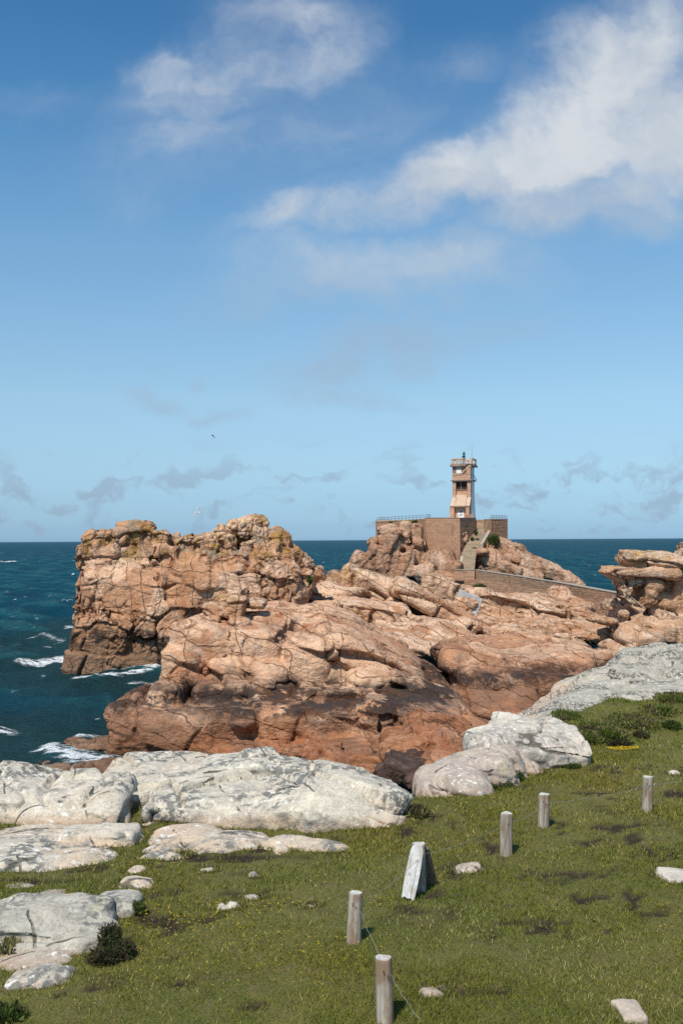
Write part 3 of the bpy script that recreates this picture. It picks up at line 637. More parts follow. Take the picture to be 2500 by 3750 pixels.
KNOLL = [
    P('e', 1560, 2110, 194, 270, 140, 10), P('e', 1700, 2110, 200, 200, 110, 8), P('b', 1432, 2040, 190, 30, 110, 3, 9, r=.8, part='slab'), P('b', 1465, 2090, 189, 26, 70, 3, 5, r=.8), P('b', 1378, 2060, 191, 42, 60, 4, 12, r=1),
    P('b', 1320, 2075, 192, 45, 55, 4, 25, r=1), P('e', 1365, 1985, 193, 30, 26, 2.5, part=bo), P('b', 1420, 1962, 193, 38, 40, 3, -8, r=.9, part=bo), P('b', 1481, 1942, 193, 22, 34, 2.5, 6, r=.7, part=bo), P('b', 1474, 1985, 191, 22, 30, 2.5, 0, r=.7, part=bo),
    P('b', 1525, 1950, 192, 20, 34, 2.5, 3, r=.6, part=bo), P('b', 1528, 2020, 191, 22, 50, 3, 2, r=.8), P('b', 1498, 2060, 189, 20, 60, 3, 3, r=.7), P('e', 1610, 2050, 187, 62, 52, 4), P('b', 1640, 2090, 186, 46, 40, 3.5, 6, r=1), P('b', 1605, 2135, 184, 60, 30, 3.5, -4, r=.9),
    P('e', 1555, 2105, 186, 45, 50, 4), P('b', 1640, 2150, 183, 24, 34, 3, 4, r=.7), P('e', 1290, 2105, 190, 50, 40, 5),
    P('b', 1942, 2097, 192, 188, 60, 7, 27, r=1.4), P('e', 1800, 2065, 188, 52, 60, 4, 5), P('b', 1884, 2046, 192, 78, 36, 4, 30, r=.9), P('b', 1990, 2100, 190, 150, 26, 5, 27, r=.8, part='slab'), P('b', 1880, 2110, 188, 110, 36, 4, 22, r=.9), P('e', 1768, 2022, 187.5, 26, 18, 2.5, part=bo),
    P('b', 1700, 1968, 196, 12, 26, 1.5, 4, r=.4, part=bo)]
rock('lighthouse_knoll', KNOLL, .215, GR, 63, M_KNOLL, 'steep pink granite knoll carrying the stone terrace and lighthouse', k=.12, prewarp=.3, core='rock_mass')

CRAG = [
    P('b', 2372, 2050, 104, 106, 24, 3, 2, r=.5, part='slab'), P('e', 2320, 2046, 103.5, 50, 18, 2.6, -3, part='slab'), P('b', 2440, 2062, 103.4, 45, 17, 2.4, 4, r=.4, part='slab'), P('b', 2335, 2098, 103.5, 130, 22, 3, 2, r=.5, part='slab'), P('e', 2218, 2092, 103.5, 36, 20, 2, -22, part='slab'), P('e', 2250, 2116, 103.5, 55, 22, 2.2, 18),
    P('b', 2330, 2130, 104, 75, 34, 3, 6, r=.6), P('b', 2280, 2160, 103.6, 32, 17, 1.6, 14, r=.3, part=bo), P('b', 2305, 2208, 103, 52, 20, 1.8, 40, r=.25, part=bo), P('b', 2216, 2224, 103, 18, 20, 1.6, 4, r=.3, part=bo), P('e', 2280, 2252, 102.5, 22, 22, 1.6, part=bo),
    P('b', 2355, 2190, 104, 36, 40, 2.4, 10, r=.8, part=bo), P('b', 2410, 2150, 106, 70, 40, 4, 12, r=.8), P('b', 2400, 2220, 105, 60, 50, 4, 8, r=.9), P('b', 2462, 2190, 104.5, 40, 140, 4, 12, r=.8), P('b', 2530, 2200, 104, 60, 160, 5, 18, r=1), P('b', 2430, 2240, 103, 26, 40, 2, 22, r=.4, part=bo),
    P('e', 2545, 2055, 108, 80, 72, 5, -20, part=bo), P('e', 2220, 2275, 101.5, 42, 20, 2.4, 3, part=bo), P('e', 2300, 2320, 99, 60, 40, 3.4, -24), P('b', 2360, 2290, 101, 60, 26, 3, 14, r=.7, part=bo), P('b', 2440, 2330, 100, 90, 46, 4, 4, r=.8), P('b', 2330, 2350, 98.5, 80, 30, 3, -4, r=.7), P('b', 2560, 2340, 100, 120, 70, 4, r=.9), P('e', 2260, 2390, 97, 80, 40, 4, -20),
    P('b', 2350, 2290, 106, 120, 90, 5, r=1), P('e', 2790, 2330, 103, 250, 120, 14)]
rock('crag', CRAG, .142, GRB, 72, M_CRAG, 'stacked pink granite crag with jutting flat slabs at the right edge', k=.15, prewarp=.15, core='rock_mass')
rock('boulder', [P('e', 2050, 2190, 150, 46, 44, 4, 10), P('e', 2080, 2225, 146, 90, 40, 4, 4), P('b', 2000, 2215, 148, 50, 30, 3, 8, r=.6)], .15, GR, 75, M_BACK, 'rounded granite boulder pile against the foot of the causeway wall', k=.15)
cpatch = P('b', 1712, 2210, 124.2, 46, 36, .5, 24, pitch=-18, r=.1)
rock('concrete_patch', [cpatch], .1, [((3, 3, 3), (0, 0, 0), .02, .0, .1, 0, .3)], 76, lichen_rock('old_concrete', light=(.42, .41, .40), pinkness=0, darkness=.4), 'smooth grey concrete patch set in the ledges below the causeway', 'concrete', zmin=2, fine=.03)
# low rocks at the water and in the gully
rock('shore_reef', [P('e', 330, 2738, 66.5, 95, 26, 1.6, 3), P('e', 290, 2722, 68, 60, 18, 1.2, 4), P('b', 390, 2722, 68, 60, 18, 1.4, -8, r=.3)], .09, GRB, 5, M_REEF, 'low brown reef washed by foam beside the foot of the red rock', k=.3, prewarp=.1)
rock('shore_reef', [P('e', 380, 2842, 57.5, 120, 36, 3), P('e', 560, 2835, 58, 170, 28, 3, 4), P('e', 170, 2846, 58, 90, 20, 3), P('e', 720, 2815, 59, 120, 30, 3)], .1, GRB, 9, M_REEF, 'brown wave-worn shelf showing above the white rocks at the water', k=.4, prewarp=.15)
GUL = [((1.8, 1.8, 1.1), (14, 25, 6), .2, .3, .1, .2, .8), ((.8, .8, .6), (16, 30, 6), .05, .1, .07, .2, .6)]
rock('gully_rock', [P('b', 1480, 2850, 50, 80, 36, 2, 12, r=.3), P('b', 1420, 2860, 50, 50, 30, 1.6, -8, r=.3), P('b', 1545, 2815, 52, 60, 26, 2, 14, r=.3), P('b', 1460, 2810, 52, 40, 22, 1.5, 20, r=.2), P('b', 1520, 2870, 48, 50, 30, 1.5, -14, r=.3)], .08, GUL, 12, granite('dark_granite', (.12, .07, .05), (.06, .036, .028), (.12, .05, .026), -9, -9, lichen=0, z_lichen=60, grey=.2, sc=1.4), 'dark boulder heap in the gully behind the white rock', k=.1)  # much darker granite colours for this heap
rock('gully_rock', [P('b', 1560, 2720, 56, 70, 60, 3, 12, r=.7), P('b', 1650, 2740, 55, 90, 60, 3, 14, r=.6), P('b', 1480, 2760, 55, 90, 40, 3, -6, r=.6), P('e', 1650, 2850, 48, 110, 70, 4), P('e', 1250, 2830, 54, 180, 36, 3), P('b', 1180, 2780, 58, 80, 30, 2, 5, r=.4), P('e', 1080, 2760, 60, 60, 22, 1.5)], .09, GUL, 14, M_RED, 'orange red boulders filling the gully beneath the dome', k=.1, prewarp=.15)

# ------------------------------------------------------------------ turf
EDGE = np.array([(-40, 20), (-20, 19), (-1.5, 18.6), (0.2, 18.0), (1.2, 17.2), (1.8, 17.5), (2.7, 19.4), (3.9, 21.4), (5, 23.8), (7, 25.2), (10, 26), (20, 28), (60, 32)], float)
def ground_z(x, y):
    z = 9.6 + .05 * fbm2(x, y, .35, 3, 2) + .018 * fbm2(x, y, 2.1, 3, 4)
    bank = np.clip((x - 3.9) / 2.6, 0, 1) * np.clip((y - 20.6 - .18 * (x - 4)) / 3.0, 0, 1)
    bank = bank * bank * (3 - 2 * bank)
    z = z + bank * (.34 + .14 * fbm2(x, y, .9, 3, 8))
    z = z - .10 * np.clip((y - 13.5) / 2, 0, 1) * np.clip((1.0 - x) / 2, 0, 1)
    ye = np.interp(x, EDGE[:, 0], EDGE[:, 1]) + .5 * fbm2(x, y, .5, 3, 6)
    over = np.clip((y - ye) / 3.5, 0, 1)
    return z - 13 * over ** 1.2
def soil_mask(x, y):
    s = np.clip((fbm2(x, y * 1.0, 1.9, 5, 15, .6) - .50) / .22, 0, 1) * np.clip((fbm2(x, y, .33, 3, 18) + .28) / .5, 0, 1)
    nz_ = 1.0 * fbm2(x, y, 6, 4, 19, .65)
    for px, py, rx, ry in SOIL:
        c = Gd(px, py); kx = rx * c[1] / FPX; ky = ry * c[1] ** 2 / (FPX * 4.4)
        d = np.sqrt(((x - c[0]) / kx) ** 2 + ((y - c[1]) / ky) ** 2) + nz_
        s = np.maximum(s, np.clip((.85 - d) / .2, 0, 1))
    return np.clip(s, 0, 1)
SOIL = [(2000, 3378, 130, 14), (2130, 3412, 90, 14), (2220, 3290, 120, 18), (1960, 3405, 60, 12), (1770, 3640, 110, 22), (1560, 3630, 70, 12), (1530, 3340, 50, 10), (1620, 3285, 60, 9), (1850, 3325, 50, 8), (2470, 3130, 60, 12), (2350, 3325, 60, 9),
    (1660, 3170, 80, 10), (900, 3280, 90, 12), (940, 3290, 60, 9), (1110, 3322, 60, 10), (770, 3330, 60, 10), (740, 3130, 160, 14), (640, 3060, 60, 22), (930, 3075, 110, 18), (560, 3300, 60, 12), (800, 3000, 60, 10), (640, 3600, 60, 10), (900, 3690, 80, 12), (500, 3000, 40, 22), (300, 3180, 160, 10), (120, 3225, 160, 12), (2050, 3060, 70, 7), (2120, 3085, 60, 8), (240, 3640, 60, 9), (400, 3625, 60, 8), (2290, 2815, 100, 8), (2160, 2900, 90, 5)]
def build_turf():
    xs = np.arange(-16, 26, .13); ys = np.concatenate([np.arange(3, 30, .13), np.arange(30, 62, .4)])
    Y, X = np.meshgrid(ys, xs, indexing='ij'); x, y = X.ravel(), Y.ravel()
    z = ground_z(x, y); so = soil_mask(x, y); z -= .025 * so
    nc = len(xs); i = np.arange((len(ys) - 1) * (nc - 1)); a = (i // (nc - 1)) * nc + i % (nc - 1)
    o = link('turf', fast_mesh('turf', np.stack([x, y, z], 1), np.stack([a, a + 1, a + nc + 1, a + nc], 1), {'soil': so}), M_TURF)
    tag(o, kind='structure')
def turf_mat():
    m, t, b = newmat('turf'); pos, z, nz = geo(t)
    n1 = noise(t, pos, .5, 5, .6); n2 = noise(t, pos, 5, 6, .65); n3 = noise(t, pos, 40, 4, .7)
    c = mixc(t, sstep(t, n1, .35, .65), (.102, .108, .020), (.15, .142, .036))
    c = mixc(t, sstep(t, n2, .4, .7), c, (.15, .128, .045))
    c = mixc(t, math_(t, 'MULTIPLY', sstep(t, noise(t, mapping(t, pos, loc=(3, 9, 1)), 1.6, 5, .6), .55, .7), .5), c, (.11, .075, .04))
    c = mixc(t, attr(t, 'soil').outputs['Fac'], c, mixc(t, n3, (.022, .014, .009), (.055, .036, .022)))
    c = mixc(t, sstep(t, z, 9.2, 8.6), c, (.16, .08, .05))
    c = mixc(t, .6, c, mixc(t, sstep(t, n3, .3, .7), (.5, .5, .5), (1.4, 1.4, 1.4)), 'MULTIPLY')
    t.links.new(c, b.inputs['Base Color']); b.inputs['Roughness'].default_value = .95
    nb = bump(t, b, n2, .5, .06); bump(t, b, n3, .8, .03, nb); return m
M_TURF = turf_mat()
build_turf()
def leaf_mat(name, rough=.85, trans=.25):
    m, t, b = newmat(name); a = attr(t, 'col'); b.inputs['Specular IOR Level'].default_value = .08
    t.links.new(a.outputs['Color'], b.inputs['Base Color']); b.inputs['Roughness'].default_value = rough
    tr = t.nodes.new('ShaderNodeBsdfTranslucent'); t.links.new(a.outputs['Color'], tr.inputs[0])
    mx = t.nodes.new('ShaderNodeMixShader'); mx.inputs[0].default_value = trans
    out = [n for n in t.nodes if n.type == 'OUTPUT_MATERIAL'][0]
    t.links.new(b.outputs[0], mx.inputs[1]); t.links.new(tr.outputs[0], mx.inputs[2]); t.links.new(mx.outputs[0], out.inputs[0]); return m
M_LEAF = leaf_mat('leaf')
def blades(base, h, w, col, lean, rng, tip=.5):
    """one bent blade (two triangles' worth: a quad with a narrow tip) at each base point"""
    n = len(base); th = rng.rand(n) * 6.283; sx, sy = np.cos(th), np.sin(th)
    la = rng.rand(n) * 6.283; lx, ly = np.cos(la) * lean * h, np.sin(la) * lean * h
    side = np.stack([sx * w, sy * w, np.zeros(n)], 1) * .5
    top = base + np.stack([lx, ly, h], 1); V = np.concatenate([base - side, base + side, top])
    F = np.stack([np.arange(n), np.arange(n) + n, np.arange(n) + 2 * n], 1)
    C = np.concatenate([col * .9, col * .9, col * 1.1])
    return V.astype(np.float32), F, C.astype(np.float32)
def grass_cover():
    rng = np.random.RandomState(11); parts = []
    n = 600000
    d = 7.2 * (30 / 7.2) ** rng.rand(n); u = rng.uniform(-.42, .42, n); m = 110000; side = np.arange(n) < m; u[:m] = np.sign(u[:m]) * rng.uniform(.42, .8, m); x, y = u * d, d
    so = soil_mask(x, y); ye = np.interp(x, EDGE[:, 0], EDGE[:, 1])
    clump = fbm2(x, y, 1.3, 4, 31); dens = np.clip(.62 + .6 * clump, .15, 1)
    k = (rng.rand(n) < dens * (1 - .93 * so)) & (y < ye + .6)
    x, y, clump, so = x[k], y[k], clump[k], so[k]; n = len(x); z = ground_z(x, y)
    big = np.clip(y / 10, .8, 2.6) * np.where(np.abs(x) > .42 * y, 1.4, 1); tall = np.clip(fbm2(x, y, .8, 3, 33), -.4, 1)
    h = (.022 + .026 * rng.rand(n) + .022 * np.clip(tall, 0, 1)) * big ** .35
    w = (.0055 + .004 * rng.rand(n)) * big ** .9
    g = np.array([(.168, .178, .025), (.22, .213, .035), (.27, .245, .055), (.44, .38, .16), (.108, .128, .018)])
    pick = rng.rand(n) + .22 * fbm2(x, y, .7, 3, 35)
    ci = np.select([pick < .22, pick < .52, pick < .80, pick < .93], [4, 0, 1, 2], 3)
    warm = np.clip(fbm2(x, y, .28, 3, 41) + .15 + (x - 2) * .03, -.3, .6)[:, None]
    col = g[ci] * rng.uniform(.5, 1.4, (n, 1)) * (1 + warm * np.array([.45, .12, .1]))
    V, F, C = blades(np.stack([x, y, z - .004], 1), h, w, col, .75, rng)
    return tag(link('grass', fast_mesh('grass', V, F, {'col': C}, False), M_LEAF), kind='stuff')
grass_cover()
def flowers():
    rng = np.random.RandomState(5); P_ = []
    for px, py, rx, ry, n in FLOW:
        a = rng.rand(n) * 6.283; r = np.sqrt(rng.rand(n))
        for q in range(n): P_.append(Gd(px + rx * r[q] * math.cos(a[q]), py + ry * r[q] * math.sin(a[q])))
    P_ = np.array(P_); x, y = P_[:, 0], P_[:, 1]; z = ground_z(x, y) + rng.uniform(.03, .055, len(x))
    s = rng.uniform(.008, .014, len(x)) * np.clip(y / 11, .9, 2)
    k = 5; Vs, Fs, Cs = [], [], []
    for j in range(k):
        th = 6.283 * j / k + rng.rand(len(x)); t2 = th + .55
        c = np.stack([x, y, z], 1); up = rng.uniform(.2, .8, len(x))
        Vs += [c, c + np.stack([np.cos(th) * s, np.sin(th) * s, s * up], 1), c + np.stack([np.cos(t2) * s, np.sin(t2) * s, s * up], 1)]
    n = len(x); V = np.concatenate(Vs); F = np.concatenate([np.stack([np.arange(n) + 3 * j * n, np.arange(n) + (3 * j + 1) * n, np.arange(n) + (3 * j + 2) * n], 1) for j in range(k)])
    C = np.tile(np.array([(.72, .50, .03)]), (len(V), 1)) * rng.uniform(.8, 1.15, (len(V), 1))
    tag(link('yellow_flowers', fast_mesh('yellow_flowers', V, F, {'col': C}, False), M_LEAF), 'tiny yellow flowers scattered through the short turf', 'flowers', kind='stuff')
FLOW = [(700, 3480, 330, 170, 130), (820, 3360, 220, 60, 60), (620, 3400, 130, 90, 50), (1150, 3300, 220, 60, 14), (1000, 3330, 160, 20, 18), (1150, 3480, 150, 60, 30), (1350, 3470, 110, 60, 16), (1180, 3560, 160, 80, 22), (420, 3150, 330, 40, 26), (600, 3180, 200, 60, 24), (1400, 3320, 80, 20, 14), (300, 3620, 260, 90, 18), (1560, 2975, 60, 14, 16), (1700, 2900, 100, 20, 16), (1760, 2960, 150, 24, 16), (1750, 2840, 120, 14, 22), (1930, 2800, 120, 12, 24), (2280, 2748, 60, 6, 150), (2300, 2900, 250, 40, 18), (2200, 3100, 300, 90, 14), (2460, 3350, 60, 160, 20), (60, 3510, 70, 12, 16), (20, 3715, 30, 8, 6), (1900, 3500, 500, 200, 16), (240, 3300, 70, 12, 10), (515, 3340, 20, 14, 8)]
flowers()

# ------------------------------------------------------------------ the pale rocks in the turf
WX = [((1.7, 1.3, .45), (6, 25, 5), .06, .24, .045, .1, .88), ((.6, .6, .4), (5, 30, 4), .02, .05, .028, .16, .6)]
WL = [((2.0, 1.4, .55), (6, 25, 5), .05, .2, .045, .08, .7), ((.6, .6, .4), (5, 30, 4), .02, .05, .028, .16, .6)]
FL = [((1.5, 1.1, .5), (2, 20, 1), .02, .05, .035, .02, .3), ((.6, .6, .4), (5, 30, 4), .012, .02, .028, .06, .4)]
FG = []
def B(x0, x1, yt, yb, dep, kind='e', rot=0, r=.2, yaw=0, lift=0., part=None, back=False, pitch=0, flat=False):
    """a boulder seen between x0..x1, its top at yt and its foot on the turf at yb, dep metres deep"""
    cx = (x0 + x1) / 2; f = Gd(cx, yb); dm = f[1] + dep * (.95 if back else .5)
    zt = W(cx, yt, dm)[2] + lift; zt = max(zt, 9.635)
    zt = 9.6 + (zt - 9.6) * (.80 if yt < 3000 and x0 < 1600 else .9)
    if flat: zt = 9.60 + lift
    FG.append((cx, f[1], dep, (x1 - x0) / 2 * f[1] / FPX))
    s = (f[1] + dep * .4) / FPX
    c = W(cx, yb, f[1] + dep * .5); zb = 9.1
    if kind == 'e': return PW('e', (c[0], f[1] + dep * .5, 9.45), ((x1 - x0) / 2 * s, dep * .5 + .05, zt - 9.45), rot, yaw, pitch, part=part)
    return PW('b', (c[0], f[1] + dep * .5, (zt + zb) / 2), ((x1 - x0) / 2 * s, dep * .5, (zt - zb) / 2), rot, yaw, pitch, r=r, part=part)
def pale(prims, seed, label, mat=None, vx=.04, name='boulder', group=None, k=.12, pw=.10, cat='rock', layers=None, fine=.02):
    return rock(name, prims, vx, layers or WL, seed, mat or M_WHITE, label, cat, group, k=k, zmin=9.0, fine=fine, fine_sc=2.2, pad=.3, prewarp=pw, zlow=(9.55, .16), smooth=False)
pale([B(720, 1180, 2775, 2890, 1.7, 'b', 4, r=.3, part='boulder', pitch=3, lift=.08), B(760, 1120, 2736, 2885, 1.7, 'e', 3, lift=.12), B(1085, 1470, 2860, 3020, 2.0, 'b', 9, r=.33, part='boulder', pitch=6), B(1110, 1330, 2800, 2960, 2.2, 'b', 9, r=.3, pitch=5), B(1120, 1480, 2800, 3010, 2.2, 'e', 8), B(1360, 1495, 2880, 3018, 1.2, 'e', 12),
      B(545, 1140, 2862, 2998, 1.8, 'b', 2, r=.18, part='boulder', pitch=7), B(600, 1000, 2850, 2985, 1.6, 'e', 1, pitch=5), B(350, 760, 2790, 2880, 2.6, 'b', -2, r=.28, part='boulder', pitch=3), B(420, 700, 2782, 2880, 2.4, 'e'), B(470, 640, 2850, 2940, 1.2, 'b', -12, r=.15), B(1000, 1180, 2900, 3005, 1.0, 'b', 3, r=.15, pitch=6)],
     101, 'long white lichen-covered granite outcrop at the edge of the turf', vx=.038, name='rock_outcrop', pw=.05, k=.06, layers=WX)
pale([B(112, 490, 2862, 3004, 1.9, 'b', 0, r=.25, pitch=9), B(200, 420, 2834, 2990, 1.7, 'e', 4), B(120, 300, 2890, 3004, 1.2, 'e', -8)], 102, 'white granite hump with a peaked top left of the long outcrop', pw=.05, layers=WX)
pale([B(-160, 205, 2830, 3000, 2.2, 'b', 5, r=.3, pitch=6), B(-120, 110, 2814, 2960, 2.2, 'e', 0)], 103, 'white granite boulder cut by the left edge, behind the low slabs', pw=.05, layers=WX)
fl = dict(layers=FL, pw=.03, name='rock_slab', k=.05)
pale([B(-80, 330, 3010, 3092, 1.2, 'e', 0, lift=0.055, flat=True), B(120, 530, 3016, 3096, 1.1, 'e', 0, lift=0.050, flat=True), B(-120, 300, 3060, 3160, 1.1, 'e', 1, lift=0.055, flat=True), B(100, 450, 3090, 3170, .9, 'e', 1, lift=0.050, flat=True), B(-90, 280, 3120, 3190, .8, 'e', 0, lift=0.055, flat=True), B(-60, 220, 3040, 3130, .9, 'b', 2, r=.08, lift=0.055, flat=True), B(230, 500, 3030, 3082, .6, 'b', 0, r=.06)], 104, 'low stepped pale slabs at the left edge below the white humps', **fl)
pale([B(540, 860, 3002, 3100, 1.3, 'e', 0, lift=0.058, flat=True), B(640, 940, 3012, 3118, 1.2, 'e', 1, lift=0.058, flat=True), B(780, 1010, 3012, 3090, .9, 'e', 1, lift=0.055, flat=True), B(940, 1200, 3042, 3090, .6, 'e', 2, lift=0.050, flat=True), B(1060, 1310, 3056, 3102, .5, 'e', 2, lift=0.055, flat=True)], 105, 'flat pale slab in the turf in front of the long outcrop', **fl)
fl['vx'] = .03
pale([B(512, 692, 3082, 3113, .4, 'e', lift=0.030, flat=True)], 106, 'small flat pale stone, upper of two beside the stepped slabs', **fl)
pale([B(500, 690, 3116, 3140, .35, 'e', lift=0.030, flat=True)], 107, 'small flat pale stone, lower of two beside the stepped slabs', **fl)
pale([B(1000, 1055, 3098, 3110, .2, 'e', lift=0.030, flat=True)], 108, 'small pale stone in the notch of the flat slab', **fl)
fl['vx'] = .03
pale([B(90, 400, 3232, 3330, .9, 'e', 0, lift=0.050, flat=True), B(250, 505, 3262, 3345, .7, 'e', 3, lift=0.055, flat=True), B(350, 505, 3275, 3372, .6, 'b', 4, r=.08), B(-60, 240, 3312, 3372, .6, 'e', 2)], 109, 'pale slab with grey lichen behind the big left boulder', M_BOULDER, **fl)
pale([B(425, 582, 3236, 3264, .5, 'e'), B(440, 560, 3226, 3256, .35, 'b', 7, r=.05)], 110, 'white stone behind the pale lichen slab, larger of two', vx=.025, pw=.03, layers=FL)
pale([B(455, 557, 3180, 3198, .35, 'e')], 111, 'white stone near the stepped slabs, smaller of two', vx=.025, pw=.03, layers=FL)
pale([B(-150, 300, 3345, 3505, 1.3, 'b', -5, r=.2, pitch=8), B(-20, 392, 3318, 3495, 1.1, 'b', 5, r=.14, pitch=6), B(100, 330, 3305, 3480, 1.0, 'e', 4), B(250, 398, 3370, 3492, .6, 'b', 14, r=.1)], 112, 'big grey lichened boulder with pink foot at the left edge, beside the dark bush', M_BOULDER, vx=.024, pw=.05)
pale([B(-80, 200, 3500, 3566, .6, 'e', 4), B(60, 285, 3486, 3552, .5, 'e', -4)], 113, 'low pinkish stone at the foot of the big left boulder', M_BOULDER, vx=.022, pw=.03, layers=FL)
pale([B(38, 200, 3566, 3628, .4, 'b', -6, r=.07), B(110, 248, 3556, 3618, .36, 'b', 8, r=.07)], 114, 'small grey and white stone alone below the big left boulder', M_BOULDER, vx=.018, pw=.02, layers=FL)
pale([B(-60, 180, 3246, 3272, .5, 'e')], 115, 'low pinkish stone at the left edge above the pale slab', M_BOULDER, **fl)
for i, (x0, x1, yt, yb, dp, mt, lb) in enumerate([
    (717, 798, 3183, 3197, .2, 0, 'flat white stone set in grass below the long slab'), (905, 953, 3190, 3216, .25, 1, 'small pointed pinkish stone in a patch of bare soil'), (772, 898, 3322, 3344, .3, 0, 'flat white stone among yellow flowers'),
    (882, 960, 3292, 3303, .14, 1, 'thin pink sliver of stone beside dark soil'), (1102, 1172, 3320, 3340, .22, 1, 'small grey stone in a soil patch left of the split post'), (1636, 1788, 3168, 3196, .35, 2, 'flat white stone with soil behind it near the leaning board'),
    (2383, 2560, 3184, 3242, .6, 2, 'half-buried white stone with pink edge at the right edge'), (2228, 2378, 3672, 3750, .45, 2, 'white and pink stone at the bottom right of the turf'), (1520, 1616, 3642, 3662, .14, 1, 'narrow pink stone lying beside the nearest post'),
    (1592, 1642, 3624, 3634, .1, 1, 'tiny pale stone behind the narrow pink one'), (2438, 2494, 2818, 2840, .3, 2, 'pale stone beside the farthest fence post'), (2462, 2520, 3138, 3152, .2, 1, 'thin stone in bare soil at the right edge'), (2196, 2232, 3666, 3684, .12, 1, 'tiny pink chip left of the bottom right stone')]):
    if lb.startswith('tiny pink chip'): yt, yb, x0, x1 = 3728, 3742, 2194, 2226
    pale([B(x0, x1, yt, yb, dp, 'e', random.uniform(-5, 5)), B(x0 + (x1 - x0) * .2, x1 - (x1 - x0) * .15, yt + (yb - yt) * .2, yb - 3, dp * .8, 'b', random.uniform(-6, 6), r=.03)], 120 + i, lb, [M_WHITE, M_BOULDER, M_PALE][mt], vx=.016, name='stone', pw=.02, cat='stone', k=.04, fine=.012, layers=FL)
# right: pale rounded rock, the pinkish one before it, and the great grey slab
pale([B(1790, 2150, 2640, 2815, 2.2, 'b', 5, r=.3, pitch=5), B(1850, 2110, 2628, 2790, 2.2, 'e', 3), B(1700, 1850, 2650, 2790, 1.2, 'b', -14, r=.25), B(1720, 1900, 2640, 2830, 1.6, 'e', -6), B(1692, 1760, 2690, 2770, .6, 'e', -10)], 150, 'smooth whitish granite rock right of the gully, behind the pinkish one', M_PALE, vx=.035, pw=.06, layers=WX)
pale([B(1510, 1790, 2800, 2924, 1.5, 'b', -6, r=.35, pitch=4), B(1540, 1720, 2790, 2900, 1.3, 'e', -6), B(1600, 1880, 2765, 2880, 1.3, 'b', -14, r=.2), B(1700, 1910, 2740, 2850, 1.2, 'b', -16, r=.2), B(1780, 1990, 2790, 2835, .8, 'e', -14)], 151, 'pinkish granite rock sloping down to the gully, below the whitish rock', lichen_rock('pink_granite', light=(.54, .44, .36), pink=(.50, .34, .25), pinkness=1.0, darkness=.3), vx=.035, pw=.05)
SL = [((2.2, 6, .7), (-4, -30, 2), .12, .5, .11, .06, .55), ((.9, 2.2, .5), (0, -26, 4), .05, .16, .08, .1, .55)]
rock('rock_slab', [PW('b', (19.5, 33.5, 8.15), (7.5, 9, 1.38), 0, -4, 1.2, r=.6), PW('b', (12.0, 33.5, 8.15), (3.6, 8, 1.34), -2, -22, 1.2, r=.5), PW('b', (9.6, 30, 8.15), (3.2, 6, 1.28), -3, -26, 1, r=.5), PW('b', (7.4, 26.8, 8.1), (2.5, 3.6, 1.28), -5, -22, 1, r=.45), PW('e', (8.4, 34.2, 8.3), (1.8, 3.6, .9), -10, -24), PW('e', (6.6, 30.2, 8.4), (1.7, 3.2, .9), -8, -26), PW('e', (5.6, 26.3, 8.5), (1.3, 2.4, .75), -8, -22), PW('b', (13.2, 34.0, 9.3), (1.5, 1.1, .3), -4, -20, 4, r=.15), PW('b', (9.4, 29.5, 9.05), (1.2, 1.6, .38), -6, -20, 4, r=.15)], .1, SL, 160, M_SLAB, 'great grey lichened slab sloping down towards the gully on the right', k=.15, zmin=6, fine=.035, fine_sc=1.2, prewarp=.14, zlow=(9.1, .1))

def fringe():
    """longer blades where stones meet the turf, and scattered taller tufts and straw"""
    rng = np.random.RandomState(77); X, Y = [], []
    for cx, fy, dep, hw in FG:
        m = int(140 + 420 * min(hw, 2)); a = rng.rand(m) * 6.283; c = W(cx, 2500, fy + dep / 2); e = 1 + rng.normal(.03, .06, m)
        X.append(c[0] + np.cos(a) * (hw + .03) * e); Y.append(fy + dep / 2 + np.sin(a) * (dep / 2 + .05) * e)
    n = 1300; d = 8 * (24 / 8) ** rng.rand(n); u = rng.uniform(-.4, .4, n)
    for cx_, cy_ in zip(u * d, d):
        m = rng.randint(4, 14); X.append(cx_ + rng.normal(0, .025, m)); Y.append(cy_ + rng.normal(0, .025, m))
    x, y = np.concatenate(X), np.concatenate(Y); ye = np.interp(x, EDGE[:, 0], EDGE[:, 1]); k = y < ye + .5; x, y = x[k], y[k]; n = len(x)
    h = rng.uniform(.025, .065, n) * np.clip(y / 12, .8, 1.4); w = rng.uniform(.005, .009, n) * np.clip(y / 10, .8, 2)
    g = np.array([(.10, .13, .018), (.16, .17, .03), (.30, .26, .10), (.42, .35, .17), (.07, .095, .014)])
    V, F, C = blades(np.stack([x, y, ground_z(x, y) - .004], 1), h, w, g[rng.randint(0, 5, n)] * rng.uniform(.6, 1.3, (n, 1)), .6, rng)
    tag(link('tall_grass', fast_mesh('tall_grass', V, F, {'col': C}, False), M_LEAF), kind='stuff')
fringe()
